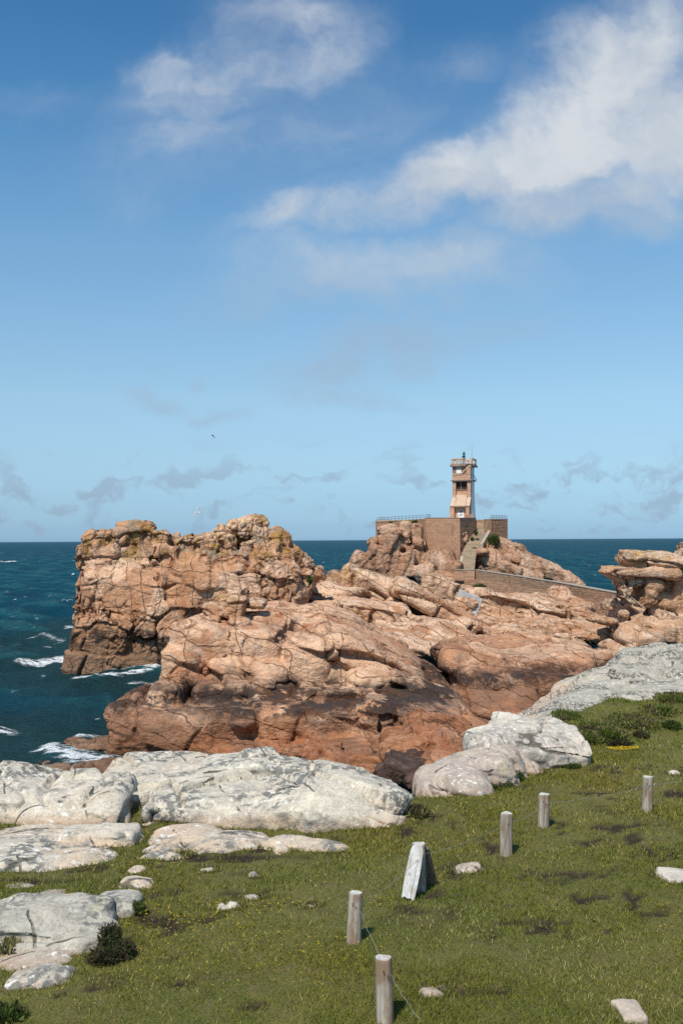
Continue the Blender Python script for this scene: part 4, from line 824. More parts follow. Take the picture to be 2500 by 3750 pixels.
# ------------------------------------------------------------------ masonry helpers
class MB:
    def __init__(s): s.v = []; s.f = []
    def box(s, x0, x1, y0, y1, z0, z1, tx=0, ty=0):
        """a box; tx, ty draw the top in (batter)"""
        n = len(s.v)
        s.v += [(x0, y0, z0), (x1, y0, z0), (x1, y1, z0), (x0, y1, z0), (x0 + tx, y0 + ty, z1), (x1 - tx, y0 + ty, z1), (x1 - tx, y1 - ty, z1), (x0 + tx, y1 - ty, z1)]
        s.f += [tuple(n + i for i in q) for q in ((0, 3, 2, 1), (4, 5, 6, 7), (0, 1, 5, 4), (1, 2, 6, 5), (2, 3, 7, 6), (3, 0, 4, 7))]; return s
    def hexa(s, pts):
        n = len(s.v); s.v += [tuple(p) for p in pts]
        s.f += [tuple(n + i for i in q) for q in ((0, 3, 2, 1), (4, 5, 6, 7), (0, 1, 5, 4), (1, 2, 6, 5), (2, 3, 7, 6), (3, 0, 4, 7))]; return s
    def prism(s, poly, y0, y1):
        """an outline in x, z pushed from y0 to y1 (outline counter-clockwise seen from the front)"""
        n = len(s.v); k = len(poly); s.v += [(x, y0, z) for x, z in poly] + [(x, y1, z) for x, z in poly]
        s.f.append(tuple(range(n, n + k))); s.f.append(tuple(range(n + 2 * k - 1, n + k - 1, -1)))
        for i in range(k): j = (i + 1) % k; s.f.append((n + j, n + i, n + k + i, n + k + j))
        return s
    def tube(s, a, b, r0, r1=None, k=8, cap=True):
        a, b = Vector(a), Vector(b); r1 = r0 if r1 is None else r1; d = (b - a).normalized()
        u = d.orthogonal().normalized(); w = d.cross(u); n = len(s.v)
        for c, r in ((a, r0), (b, r1)):
            for i in range(k): th = 6.28318 * i / k; s.v.append(tuple(c + (u * math.cos(th) + w * math.sin(th)) * r))
        for i in range(k): j = (i + 1) % k; s.f.append((n + i, n + j, n + k + j, n + k + i))
        if cap: s.f.append(tuple(range(n + k - 1, n - 1, -1))); s.f.append(tuple(range(n + k, n + 2 * k)))
        return s
    def mesh(s, name):
        me = bpy.data.meshes.new(name); me.from_pydata(s.v, [], s.f); me.update(); return me
    def build(s, name, mat, parent=None, bevel=0, loc=None):
        o = link(name, s.mesh(name), mat, parent, loc)
        if bevel:
            b = o.modifiers.new('bevel', 'BEVEL'); b.width = bevel; b.segments = 2; b.limit_method = 'ANGLE'
        return o
def masonry_mat(name, c0, c1, sc=1.0, joint=None, rough=.9):
    m, t, b = newmat(name); pos, z, nz = geo(t)
    oi = t.nodes.new('ShaderNodeObjectInfo'); a = attr(t, 'tint')
    n1 = noise(t, pos, 1.3 * sc, 5, .6); n2 = noise(t, pos, 9 * sc, 5, .65)
    f = math_(t, 'ADD', math_(t, 'MULTIPLY_ADD', oi.outputs['Random'], .5, -.25), math_(t, 'MULTIPLY', a.outputs['Fac'], .5)); f = math_(t, 'ADD', f, n1, clamp=True)
    c = mixc(t, f, c0, c1)
    c = mixc(t, math_(t, 'MULTIPLY', sstep(t, noise(t, mapping(t, pos, (1, 1, .3)), .7, 5, .6), .55, .72), .45), c, tuple(x * .45 for x in c0))
    c = mixc(t, .5, c, mixc(t, n2, (.7, .7, .7), (1.25, 1.25, 1.25)), 'MULTIPLY')
    t.links.new(c, b.inputs['Base Color']); b.inputs['Roughness'].default_value = rough; bump(t, b, n2, .4, .04); return m
def plain(name, c, rough=.6, var=.15, metallic=0):
    m, t, b = newmat(name); pos, z, nz = geo(t); n = noise(t, pos, 3, 5, .6)
    t.links.new(mixc(t, n, tuple(x * (1 - var) for x in c), tuple(min(1, x * (1 + var)) for x in c)), b.inputs['Base Color'])
    b.inputs['Roughness'].default_value = rough; b.inputs['Metallic'].default_value = metallic; return m
M_ASH = masonry_mat('tower_ashlar', (.48, .265, .165), (.62, .39, .26)); M_SMOOTH = masonry_mat('dressed_granite', (.53, .36, .25), (.64, .47, .345))
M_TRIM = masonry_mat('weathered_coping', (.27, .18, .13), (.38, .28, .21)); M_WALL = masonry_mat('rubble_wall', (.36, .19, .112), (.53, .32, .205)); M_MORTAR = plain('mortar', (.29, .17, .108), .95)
M_WALLD = masonry_mat('shaded_rubble_wall', (.26, .145, .088), (.43, .265, .17)); M_WHITEP = plain('white_paint', (.80, .80, .78), .6, .04); M_GREYP = plain('grey_shutter', (.36, .36, .37), .6, .06)  # darker copy of the rubble for shaded wall faces, shade put into its colour
M_DARK = plain('dark_opening_stem', (.035, .022, .018), .7, .3); M_GREEN = plain('green_lantern_paint', (.012, .075, .045), .35, .2); M_GLASS = plain('lantern_glass', (.05, .16, .11), .08, .1)  # near-black paints the shade inside window and arch openings; stems use it too
M_IRON = plain('rail_iron', (.05, .05, .05), .5, .2); M_STEP = masonry_mat('step_stone', (.30, .22, .145), (.46, .36, .25)); M_CONC = plain('concrete', (.38, .37, .36), .85, .25); M_DOORG = plain('door_pane', (.03, .03, .035), .2, .1)
M_PARA = masonry_mat('stair_parapet', (.36, .29, .22), (.48, .41, .33))

def stones(parent, rect, y, course, length, mat, seed, proud=.03, gap=.02, shear=0, name='stone'):
    """ashlar blocks laid in courses over a rectangle of the parent's x,z plane, each an object; meshes shared by size"""
    x0, x1, z0, z1 = rect; rng = random.Random(seed); n = max(1, round((z1 - z0) / course)); h = (z1 - z0) / n; out = []
    for i in range(n):
        m = max(1, round((x1 - x0) / length)); cuts = [x0] + sorted(x0 + (x1 - x0) * ((k + (.5 if i % 2 else 0) + rng.uniform(-.12, .12)) / m) for k in range(0 if i % 2 else 1, m)) + [x1]
        cuts = [c for c in cuts if x0 <= c <= x1]
        for a, b in zip(cuts[:-1], cuts[1:]):
            if b - a < .12: continue
            w = round((b - a) * 8) / 8; key = (round(w, 2), round(h, 3), round(proud, 3))
            me = _stone.get(key)
            if me is None or me.materials[0] != mat:
                q = (b - a) * .5 - gap / 2; e = .025
                me = MB().box(-w / 2 + gap / 2, w / 2 - gap / 2, -proud - rng.uniform(0, .02), .06, gap / 2, h - gap / 2).mesh(name); me.materials.append(mat); _stone[key] = me
            o = bpy.data.objects.new(name, me); COL.objects.link(o); o.parent = parent; o.location = (min(max((a + b) / 2, x0 + w / 2), x1 - w / 2), y + shear * (z0 + i * h), z0 + i * h); out.append(o)
    return out
_stone = {}
def stonework(parent, rect, y, course, length, mat, seed, proud=.04, gap=.03, top=None, name='stonework'):
    """small rubble courses joined into one mesh; top(x) limits the height"""
    x0, x1, z0, z1 = rect; rng = random.Random(seed); mb = MB(); tint = []
    z = z0
    while z < z1 - .05:
        h = min(course * rng.uniform(.75, 1.25), z1 - z); x = x0
        if z1 - z - h < course * .4: h = z1 - z
        while x < x1 - .05:
            L = length * rng.uniform(.6, 1.5); b = min(x + L, x1)
            if x1 - b < .2: b = x1
            zt = z + h
            if top is not None: zt = min(zt, top((x + b) / 2))
            if zt - z > .06:
                mb.box(x + gap / 2, b - gap / 2, y - proud * rng.uniform(.3, 1.5), y + .05, z + gap / 2, zt - gap / 2); tint += [rng.uniform(-.8, .8)] * 8
            x = b
        z += h
    o = mb.build(name, mat, parent); a = o.data.attributes.new('tint', 'FLOAT', 'POINT'); a.data.foreach_set('value', tint)
    o['kind'] = 'stuff'; return o

# ------------------------------------------------------------------ lighthouse
S_ = 1 / 17.785
def lighthouse():
    base = W(1690, 1897, 205); yaw = R(-17); T = empty('lighthouse', base, yaw)
    tag(T, 'square pink stone lighthouse with green lantern and white door on the knoll', 'lighthouse')
    X = lambda px: (px - 1692) * S_ * .95
    Z = lambda py: (1897 - py) * S_
    D = 4.3
    f0 = -.95
    # base storey: two piers, lintel, recessed wall with the door
    MB().box(X(1648), X(1724), f0 + .75, D + .3, -1.2, Z(1856)).build('base_core', M_MORTAR, T)
    for a, b, s in ((1648, 1666, 1), (1709.5, 1724, 2)):
        stones(T, (X(a), X(b), -.3, Z(1857)), f0 + .02, .5, .8, M_ASH, s, .05)
        MB().box(X(a) + .01, X(b) - .01, f0 + .05, f0 + .9, -.4, Z(1857)).build('pier', M_MORTAR, T)
    stones(T, (X(1666), X(1709.5), -.3, Z(1857)), f0 + .72, .5, .9, M_ASH, 3, .05)
    # sloping apron above it
    MB().hexa([(X(1650.5), f0 - .12, Z(1857)), (X(1726), f0 - .12, Z(1857)), (X(1726), D + .2, Z(1857)), (X(1650.5), D + .2, Z(1857)), (X(1650.5), f0 - .12, Z(1853)), (X(1726), f0 - .12, Z(1853)), (X(1726), D + .2, Z(1853)), (X(1650.5), D + .2, Z(1853))]).build('lintel', M_TRIM, T)
    def slope(xa, xb, xa2, xb2, ztop, off, nm, mat):
        MB().hexa([(xa, f0 - .1 + off, Z(1853)), (xb, f0 - .1 + off, Z(1853)), (xb, D, Z(1853)), (xa, D, Z(1853)), (xa2, .1 + off, ztop), (xb2, .1 + off, ztop), (xb2, D, ztop), (xa2, D, ztop)]).build(nm, mat, T, .02)
    slope(X(1651), X(1667), X(1656), X(1670), Z(1820.5), -.06, 'sloping_coping', M_SMOOTH); slope(X(1709.5), X(1726), X(1713.5), X(1728), Z(1820.5), -.06, 'sloping_coping', M_SMOOTH)
    slope(X(1667) + .01, X(1709.5) - .01, X(1670) + .01, X(1713.5) - .01, Z(1812), 0, 'sloping_apron', M_SMOOTH)
    # shaft
    MB().box(X(1657), X(1727), .55, D, Z(1822), Z(1708)).build('shaft_core', M_MORTAR, T)
    for a, b, s in ((1656, 1670, 5), (1713.5, 1727.5, 6)):
        MB().box(X(a) + .01, X(b) - .01, .09, .6, Z(1822), Z(1762)).build('pier', M_MORTAR, T)
        stones(T, (X(a), X(b), Z(1820.5), Z(1764)), .09, .55, .8, M_ASH, s, .05)
    stones(T, (X(1670), X(1713.5), Z(1812), Z(1791.5)), .53, .58, 1.2, M_ASH, 7, .05)
    win = MB().box(X(1670), X(1713.5), .50, .56, Z(1791), Z(1763)).build('window', M_DARK, T)  # dark panel fills the opening, its inner shade put into the colour
    MB().box(X(1687), X(1689.5), .42, .5, Z(1791), Z(1763)).build('mullion', M_TRIM, win)
    MB().box(X(1670), X(1713.5), .3, .52, Z(1792.5), Z(1791)).build('sill', M_TRIM, win)
    MB().box(X(1656) - .02, X(1727.5) + .02, .02, .6, Z(1764), Z(1760.6)).build('lintel', M_TRIM, T)
    MB().box(X(1650), X(1735), -.32, D + .35, Z(1760.5), Z(1757)).build('cornice', M_TRIM, T, .03)
    # upper storey, closed wall below the raking stair parapet
    MB().box(X(1656.5), X(1727), .12, D, Z(1757), Z(1708)).build('upper_core', M_MORTAR, T)
    stones(T, (X(1656), X(1727.5), Z(1756.5), Z(1738)), .1, .52, 1.15, M_ASH, 9, .05)
    stones(T, (X(1658), X(1672), Z(1734), Z(1709)), .16, .5, .8, M_ASH, 10, .02)
    stones(T, (X(1691), X(1727.5), Z(1734), Z(1709)), .16, .5, 1.0, M_ASH, 11, .02)
    zz = Z(1736.5)
    MB().prism([(X(1656), Z(1738)), (X(1692), Z(1738)), (X(1720), Z(1709.5)), (X(1730), Z(1709.5)), (X(1730), Z(1705)), (X(1719), Z(1705)), (X(1690.5), Z(1734)), (X(1656), Z(1734))], -.05, .2).build('stair_coping', M_SMOOTH, T)
    stones(T, (X(1712), X(1727.5), Z(1737.5), Z(1712)), .02, .5, .9, M_ASH, 12, .03)
    w2 = MB().box(X(1672), X(1691), .06, .2, Z(1732.5), Z(1721)).build('window', M_WHITEP, T); MB().box(X(1672), X(1691), .10, .2, Z(1721), Z(1708)).build('shutter', M_GREYP, w2)
    MB().box(X(1648.5), X(1709), -.35, D + .5, Z(1707.5), Z(1701)).build('cornice', M_TRIM, T, .03); MB().box(X(1709) + .01, X(1741), .1, D + .5, Z(1707.4), Z(1701.1)).build('cornice', M_TRIM, T, .03)
    MB().box(X(1652), X(1737), -.15, D + .3, Z(1701), Z(1697.5)).build('balustrade_base', M_TRIM, T)
    def bal(px, y, w=4.2): MB().box(X(px) - w * S_ / 2, X(px) + w * S_ / 2, y, y + .3, Z(1697.5), Z(1681.8)).build('baluster', M_SMOOTH, T)
    for px, w in ((1657.5, 8), (1673, 7), (1689, 6), (1704, 7)): bal(px, -.12, w)
    for px in (1657, 1672, 1688, 1704, 1720, 1733): bal(px, D - .1, 6)
    MB().box(X(1653.6), X(1709), -.2, .32, Z(1682), Z(1677.6)).build('top_rail', M_SMOOTH, T, .02); MB().box(X(1653.6), X(1737), D - .2, D + .32, Z(1682), Z(1677.6)).build('top_rail', M_SMOOTH, T, .02)
    for px in (1653.7, 1731): MB().box(X(px), X(px) + .3, .33, D - .21, Z(1682), Z(1677.7)).build('top_rail', M_SMOOTH, T, .02)
    MB().prism([(X(1722), Z(1704)), (X(1729.5), Z(1704)), (X(1733.5), Z(1677)), (X(1725.5), Z(1677))], -.02, .5).build('stair_pier', M_SMOOTH, T)
    # white painted flank
    MB().hexa([(X(1724), .3, -.6), (X(1731.5), .3, -.6), (X(1731.5), D + .6, -.6), (X(1724), D + .6, -.6), (X(1724), .9, Z(1800)), (X(1727.8), .9, Z(1800)), (X(1727.8), D, Z(1800)), (X(1724), D, Z(1800))]).build('white_flank', M_WHITEP, T)
    MB().box(X(1727), X(1728) + .06, .8, D - .2, Z(1800), Z(1709)).build('white_flank', M_WHITEP, T)
    br = MB().tube((X(1729), 2, Z(1733)), (X(1745), 2, Z(1757)), .07).tube((X(1730), 2, Z(1757)), (X(1745.5), 2, Z(1757)), .06).build('bracket', M_GREYP, T)
    # lantern and aerial
    L = MB().tube((X(1696.5), 1.8, Z(1701)), (X(1696.5), 1.8, Z(1676)), .24, .24, 12).build('lantern_post', M_GREEN, T)
    MB().tube((X(1696.5), 1.8, Z(1676)), (X(1696.5), 1.8, Z(1666)), .24, .28, 14).build('lantern_base', M_GREEN, L)
    MB().tube((X(1696.5), 1.8, Z(1665)), (X(1696.5), 1.8, Z(1656.5)), .27, .27, 14).build('lantern_glass', M_GLASS, L); MB().tube((X(1696.5), 1.8, Z(1666)), (X(1696.5), 1.8, Z(1664.6)), .3, .3, 14).build('lantern_ring', M_GREYP, L)
    MB().tube((X(1696.5), 1.8, Z(1656.6)), (X(1696.5), 1.8, Z(1654)), .31, .16, 14).tube((X(1696.5), 1.8, Z(1654)), (X(1696.5), 1.8, Z(1650.5)), .1, .07, 8).build('lantern_cap', M_GREEN, L)
    MB().tube((X(1692.2), 1.6, Z(1672)), (X(1692.2), 1.6, Z(1667)), .13, .13, 10).build('lamp_box', M_GREEN, L)
    MB().tube((X(1728), 1.5, Z(1678)), (X(1728.8), 1.5, Z(1631.5)), .035, .02, 6).build('aerial', M_IRON, T)
    # door
    arc = [(X(1690) + math.cos(a) * 10.6 * S_, Z(1874) + math.sin(a) * 10 * S_) for a in np.linspace(0, math.pi, 12)]
    dr = MB().prism([(X(1677), -.2), (X(1701.5), -.2)] + [(X(1701.5), Z(1878.5)), (X(1677), Z(1878.5))], f0 + .55, f0 + .64).build('door', M_WHITEP, T)
    MB().prism([(X(1679.3), Z(1878.4)), (X(1700.7), Z(1878.4))] + arc, f0 + .57, f0 + .64).build('fanlight_surround', M_GREYP, dr)
    MB().tube((X(1690), f0 + .5, Z(1874.5)), (X(1690), f0 + .6, Z(1874.5)), .2, .2, 14).build('round_pane', M_DOORG, dr)
    MB().box(X(1686), X(1694.5), f0 + .50, f0 + .56, Z(1888), Z(1881.5)).build('notice_board', M_GREYP, dr); MB().box(X(1679.5), X(1680.5), f0 + .5, f0 + .56, -.1, Z(1884)).build('door_post', M_GREYP, dr); MB().box(X(1683), X(1684), f0 + .5, f0 + .56, -.1, Z(1884)).build('door_post', M_GREYP, dr)
    for k in range(6): MB().box(X(1704 + k * 5.2), X(1704 + k * 5.2) + .16, f0 - .3, f0 - .14, -.2, Z(1887.5)).build('baluster', M_ASH, T)
    MB().box(X(1702), X(1739), f0 - .34, f0 - .1, Z(1887.4), Z(1885.5)).build('low_rail', M_ASH, T)
lighthouse()

# ------------------------------------------------------------------ terrace walls, stairs, causeway
def wall_seg(T, a, b, zt0, zt1, zb, thick, mat, seed, course=.33, length=.75, single=False, batter=0, cap=True):
    """a masonry wall between two plan points, its face on the right hand side of a -> b seen from a (towards the camera)"""
    a, b = np.array(a, float), np.array(b, float); L = np.linalg.norm(b - a); ang = math.atan2(b[1] - a[1], b[0] - a[0])
    o = empty(T[0], (a[0], a[1], zb), ang); tag(o, T[1], T[2])
    h0, h1 = zt0 - zb, zt1 - zb
    MB().prism([(0, 0), (L, 0), (L, h1), (0, h0)], 0, thick).build('wall_core', M_MORTAR, o)
    top = lambda x: h0 + (h1 - h0) * x / L
    if single: stones(o, (0, L, 0, min(h0, h1)), 0, course, length, mat, seed, .04)
    else: stonework(o, (0, L, 0, max(h0, h1)), 0, course, length, mat, seed, top=top if abs(h0 - h1) > .02 else None)
    if cap: MB().prism([(-.04, h0), (L + .04, h1), (L + .04, h1 + .14), (-.04, h0 + .14)], -.09, thick + .03).build('coping', M_TRIM, o)
    return o
pt = lambda px, py, d: W(px, py, d)
zA = W(1600, 1899, 198)[2]
a1, a2 = pt(1375, 1912, 205), pt(1556, 1902, 200.5)
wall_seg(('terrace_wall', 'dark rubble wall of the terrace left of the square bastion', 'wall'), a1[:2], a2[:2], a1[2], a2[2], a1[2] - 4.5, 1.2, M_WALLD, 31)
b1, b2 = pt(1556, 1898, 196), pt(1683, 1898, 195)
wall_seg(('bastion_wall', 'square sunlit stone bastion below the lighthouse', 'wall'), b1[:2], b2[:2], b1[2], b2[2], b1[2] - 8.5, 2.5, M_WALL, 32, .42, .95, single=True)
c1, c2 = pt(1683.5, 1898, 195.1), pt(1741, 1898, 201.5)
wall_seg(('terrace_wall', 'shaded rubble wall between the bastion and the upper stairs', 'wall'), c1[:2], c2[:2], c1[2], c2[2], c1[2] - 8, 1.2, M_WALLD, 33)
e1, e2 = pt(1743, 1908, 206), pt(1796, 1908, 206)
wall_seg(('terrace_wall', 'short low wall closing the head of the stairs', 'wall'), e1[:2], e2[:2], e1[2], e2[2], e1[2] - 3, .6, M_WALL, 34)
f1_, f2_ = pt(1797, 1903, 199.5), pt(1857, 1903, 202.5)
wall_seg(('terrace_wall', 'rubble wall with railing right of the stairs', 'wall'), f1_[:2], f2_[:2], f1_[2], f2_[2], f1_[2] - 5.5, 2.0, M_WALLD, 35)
pl = MB(); q1 = [a1, a2, b1, b2, c2, e1, e2, f1_, f2_]
zt = zA - .12
MB().prism([(0, 0), (1, 0), (1, 1), (0, 1)], 0, 1)
plat = MB(); n_ = [(a1[0] + .3, a1[1] + .3), (a2[0], a2[1] + .3), (b1[0] + .1, b1[1] + .4), (b2[0] - .1, b2[1] + .4), (c2[0] - .2, c2[1] + .2), (e1[0], e1[1] + .3), (e2[0], e2[1] + .3), (f2_[0], f2_[1] + .3), (f2_[0], f2_[1] + 9), (a1[0] + .3, a1[1] + 9)]
plat.v = [(x, y, zt) for x, y in n_] + [(x, y, zt - 5) for x, y in n_]; k_ = len(n_)
plat.f = [tuple(range(k_))] + [(i, i + k_, (i + 1) % k_ + k_, (i + 1) % k_) for i in range(k_)]
tag(plat.build('terrace', M_STEP), kind='structure')
def railing(name, label, A, Bp, n, h, seed):
    A, Bp = Vector(A), Vector(Bp); o = empty(name, A); tag(o, label, 'railing')
    post = MB().tube((0, 0, 0), (0, 0, h), .035, .03, 6).mesh('post'); post.materials.append(M_IRON)
    for i in range(n):
        p = bpy.data.objects.new('post', post); COL.objects.link(p); p.parent = o; p.location = (Bp - A) * (i / (n - 1))
    for hh in (h * .97, h * .5): MB().tube((0, 0, hh), tuple(Bp - A + Vector((0, 0, hh))), .028, .028, 6).build('rail', M_IRON, o)
railing('railing', 'thin iron railing along the left terrace wall', pt(1381, 1911, 205.4), pt(1552, 1901, 201), 14, .85, 1)
railing('railing', 'short iron railing at the corner of the bastion', pt(1560, 1897, 197.5), pt(1575, 1897, 199), 4, .75, 2)
railing('railing', 'iron railing on the wall right of the stairs', pt(1798, 1902.5, 200), pt(1855, 1902.5, 203), 11, .85, 3)
def stairs():
    o = empty('stairway', pt(1712, 2088, 188)); tag(o, 'long flight of stone steps climbing to the terrace', 'stairway'); O = Vector(o.location)
    def flight(p0, p1, w0, w1, n):
        p0, p1 = Vector(p0), Vector(p1)
        for i in range(n):
            a = p0.lerp(p1, i / n) - O; b = p0.lerp(p1, (i + 1) / n) - O; w = w0 + (w1 - w0) * i / n
            rise = b.z - a.z
            MB().box(a.x - w / 2, a.x + w / 2, a.y, a.y + 1.6, a.z - .6, a.z + rise - .012 - .0).build('step', M_STEP, o, .02)
    flight(pt(1707, 2086, 187), pt(1714, 2034, 190.5), 3.0, 2.9, 15)
    flight(pt(1716, 2030, 191.5), pt(1769, 1921, 205), 2.7, 3.0, 28)
    MB().box(*(pt(1697, 2034, 190.5)[0] - O.x, pt(1740, 2034, 190.5)[0] - O.x), 190.4 - O.y, 192.2 - O.y, pt(1712, 2032, 190.5)[2] - O.z - 1, pt(1712, 2032, 190.5)[2] - O.z + .02).build('landing', M_PARA, o)
    P0, P1 = Vector(pt(1762, 1990, 194)) - O, Vector(pt(1800, 1926, 202)) - O
    MB().hexa([(P0.x - .3, P0.y, P0.z - 1), (P0.x + .3, P0.y, P0.z - 1), (P1.x + .3, P1.y, P1.z - 1), (P1.x - .3, P1.y, P1.z - 1), (P0.x - .3, P0.y, P0.z), (P0.x + .3, P0.y, P0.z), (P1.x + .3, P1.y, P1.z), (P1.x - .3, P1.y, P1.z)]).build('parapet', M_PARA, o)
    a, b = Vector(pt(1683, 2082, 186.8)) - O, Vector(pt(1691, 2036, 190.2)) - O
    MB().hexa([(a.x - .2, a.y, a.z - 1), (a.x + .2, a.y, a.z - 1), (b.x + .2, b.y, b.z - 1), (b.x - .2, b.y, b.z - 1), (a.x - .2, a.y, a.z), (a.x + .2, a.y, a.z), (b.x + .2, b.y, b.z), (b.x - .2, b.y, b.z)]).build('parapet', M_PARA, o)
    for px, py, d in ((1795, 1890, 201.5), (1760, 1968, 194.5)):
        q = Vector(pt(px, py, d)) - O; MB().tube((q.x, q.y, q.z - 1.1), tuple(q), .04, .04, 6).build('handrail_post', M_GREYP, o)
    q0, q1 = Vector(pt(1795, 1890, 201.5)) - O, Vector(pt(1760, 1968, 194.5)) - O; MB().tube(tuple(q0), tuple(q1), .03, .03, 6).build('handrail', M_GREYP, o)
stairs()
def causeway():
    pts = [(1662, 2088, 183.5), (1737, 2088, 183), (1900, 2112, 172), (2060, 2138, 160), (2250, 2172, 146)]
    o = empty('causeway_wall', pt(*pts[0])); tag(o, 'long stone causeway wall running from the stairs down to the crag', 'wall'); O = Vector(o.location)
    for i, (p, q) in enumerate(zip(pts[:-1], pts[1:])):
        a, b = pt(*p), pt(*q); L = math.hypot(b[0] - a[0], b[1] - a[1]); ang = math.atan2(b[1] - a[1], b[0] - a[0])
        s = empty('wall_section', Vector(a) - O, ang); s.parent = o; dz = b[2] - a[2]
        # upper parapet set back, lower wall proud
        MB().prism([(0, -6), (L, -6 + dz), (L, dz), (0, 0)], .25, 1.6).build('wall_core', M_MORTAR, s)
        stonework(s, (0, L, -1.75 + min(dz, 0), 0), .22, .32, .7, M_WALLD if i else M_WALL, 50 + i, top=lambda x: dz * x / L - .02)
        MB().prism([(0, -6), (L, -6 + dz), (L, dz - 1.7), (0, -1.7)], .02, .24).build('wall_base', M_MORTAR, s)
        stonework(s, (0, L, -6 + min(dz, 0), -1.7), 0, .42, .95, M_WALL, 60 + i, top=lambda x: dz * x / L - 1.72)
        MB().prism([(0, .0), (L, dz), (L, dz + .14), (0, .14)], .12, .75).build('coping', M_PARA, s)
    a = Vector(pt(1664, 2126, 183.0)) - O; b = Vector(pt(1698, 2170, 183.0)) - O
    MB().box(a.x, b.x, a.y - .25, a.y - .06, b.z, a.z).build('archway_shade', M_DARK, o)  # flat dark block standing for the shaded hollow of the arch
causeway()
cp = [pt(1668, 2176, 119.0), pt(1722, 2172, 120.5), pt(1758, 2240, 116.0), pt(1725, 2248, 115.0)]
# ------------------------------------------------------------------ fence: posts, leaning boards, wire
def wood_mat(name, c0, c1, c2):
    m, t, b = newmat(name); tc = t.nodes.new('ShaderNodeTexCoord'); o = tc.outputs['Object']
    oi = t.nodes.new('ShaderNodeObjectInfo'); off = t.nodes.new('ShaderNodeVectorMath'); off.operation = 'ADD'; t.links.new(o, off.inputs[0]); t.links.new(oi.outputs['Location'], off.inputs[1]); o = off.outputs[0]
    g = noise(t, mapping(t, o, (30, 30, 1.6)), 1.0, 6, .62, .5); n1 = noise(t, mapping(t, o, (1, 1, .5)), 6, 5, .6); n2 = noise(t, o, 90, 4, .6)
    c = mixc(t, sstep(t, g, .3, .72), c0, c1); c = mixc(t, math_(t, 'MULTIPLY', sstep(t, n1, .46, .62), .75), c, c2)
    c = mixc(t, math_(t, 'MULTIPLY', sstep(t, noise(t, mapping(t, o, (22, 22, .7), (3, 3, 3)), 1.0, 4, .6), .62, .67), .8), c, tuple(x * .22 for x in c0))
    c = mixc(t, .5, c, mixc(t, n2, (.7, .7, .7), (1.25, 1.25, 1.25)), 'MULTIPLY')
    t.links.new(c, b.inputs['Base Color']); b.inputs['Roughness'].default_value = .9; nb = bump(t, b, g, .8, .012); bump(t, b, n2, .4, .003, nb); return m
M_WOOD = wood_mat('weathered_post', (.24, .19, .145), (.50, .44, .365), (.24, .145, .085)); M_BOARD = wood_mat('bleached_board', (.52, .50, .46), (.70, .685, .65), (.42, .36, .29)); M_END = wood_mat('sawn_end', (.42, .40, .36), (.60, .58, .54), (.35, .30, .25))
M_BRACE = wood_mat('brown_brace', (.11, .085, .06), (.20, .165, .125), (.10, .07, .045)); M_WIRE = plain('wire', (.42, .40, .37), .45, .2, .6)
def post_mesh(parent, r, h, seed, lean=(0, 0), mat=None, name='post', bury=.15, split=None):
    """a round weathered post: uneven section, chipped top rim, slightly dished sawn end"""
    rng = np.random.RandomState(seed); nu, nz = 40, 46; th = np.linspace(0, 6.2832, nu, endpoint=False); zs = np.linspace(-bury, h, nz)
    ph = rng.rand(6) * 6.28; V = []
    for j, z in enumerate(zs):
        t = (z + bury) / (h + bury)
        rr = r * (1.04 - .07 * t + .035 * np.sin(2 * th + ph[0] + t * .8) + .03 * np.sin(3 * th + ph[1] - t) + .012 * np.sin(9 * th + ph[2] + 2 * t) + .02 * np.sin(t * 7 + ph[3]) * np.sin(th + ph[4]))
        rr += r * .055 * fbm(np.stack([np.cos(th) * 3, np.sin(th) * 3, np.full(nu, z * 2.5 + seed)], 1), 3, seed)
        if split is not None: dth = np.abs((th - split[0] + math.pi) % 6.2832 - math.pi); rr -= r * split[1] * np.exp(-(dth / .11) ** 2) * np.clip(.3 + t, 0, 1)
        zt = z + (.005 * np.sin(th * 2 + ph[5]) + .002 * np.sin(th * 5 + ph[2])) * (t > .97)
        if j == nz - 1: rr = rr * .955
        V.append(np.stack([rr * np.cos(th) + lean[0] * z, rr * np.sin(th) + lean[1] * z, np.full(nu, 0) + zt], 1))
    V = np.concatenate(V); F = []
    for j in range(nz - 1):
        for i in range(nu): k = (i + 1) % nu; F.append((j * nu + i, j * nu + k, (j + 1) * nu + k, (j + 1) * nu + i))
    me = fast_mesh(name, V, np.array(F)); o = link(name, me, mat or M_WOOD, parent)
    top = V[-nu:]; rings = [top, top * [.6, .6, 1] + [lean[0] * h * .4, lean[1] * h * .4, -.004]]; c = top.mean(0) - [0, 0, .006]
    Vt = np.concatenate(rings + [c[None]]); Ft = [(i, (i + 1) % nu, nu + (i + 1) % nu, nu + i) for i in range(nu)] + [(nu + i, nu + (i + 1) % nu, 2 * nu, 2 * nu) for i in range(nu)]
    me2 = bpy.data.meshes.new('sawn_top'); me2.from_pydata([tuple(v) for v in Vt], [], [tuple(dict.fromkeys(f)) for f in Ft]); me2.update()
    link('sawn_top', me2, M_END, o); return o
POSTS = [  # px of centre, base y, top y, width px, label
    (1410, 3752, 3500, 62, 'nearest round wooden fence post, at the bottom edge', (-.02, .03), (4.9, .10)), (1296, 3462, 3262, 50, 'second nearest fence post, stained brown down its front', (.045, .02), (4.5, .16)), (1535, 3262, 3080, 48, 'fence post with a white board and a brown brace leaning on it', (.0, 0), None),
    (1852, 3124, 2968, 43, 'fence post between the braced post and the split one', (.01, -.03), None), (1988, 3035, 2900, 41, 'fence post with a long dark split down its face', (.05, 0), (4.72, .5)), (2367, 2968, 2836, 37, 'farthest fence post, near the right edge', (.055, .02), None)]
tops = []
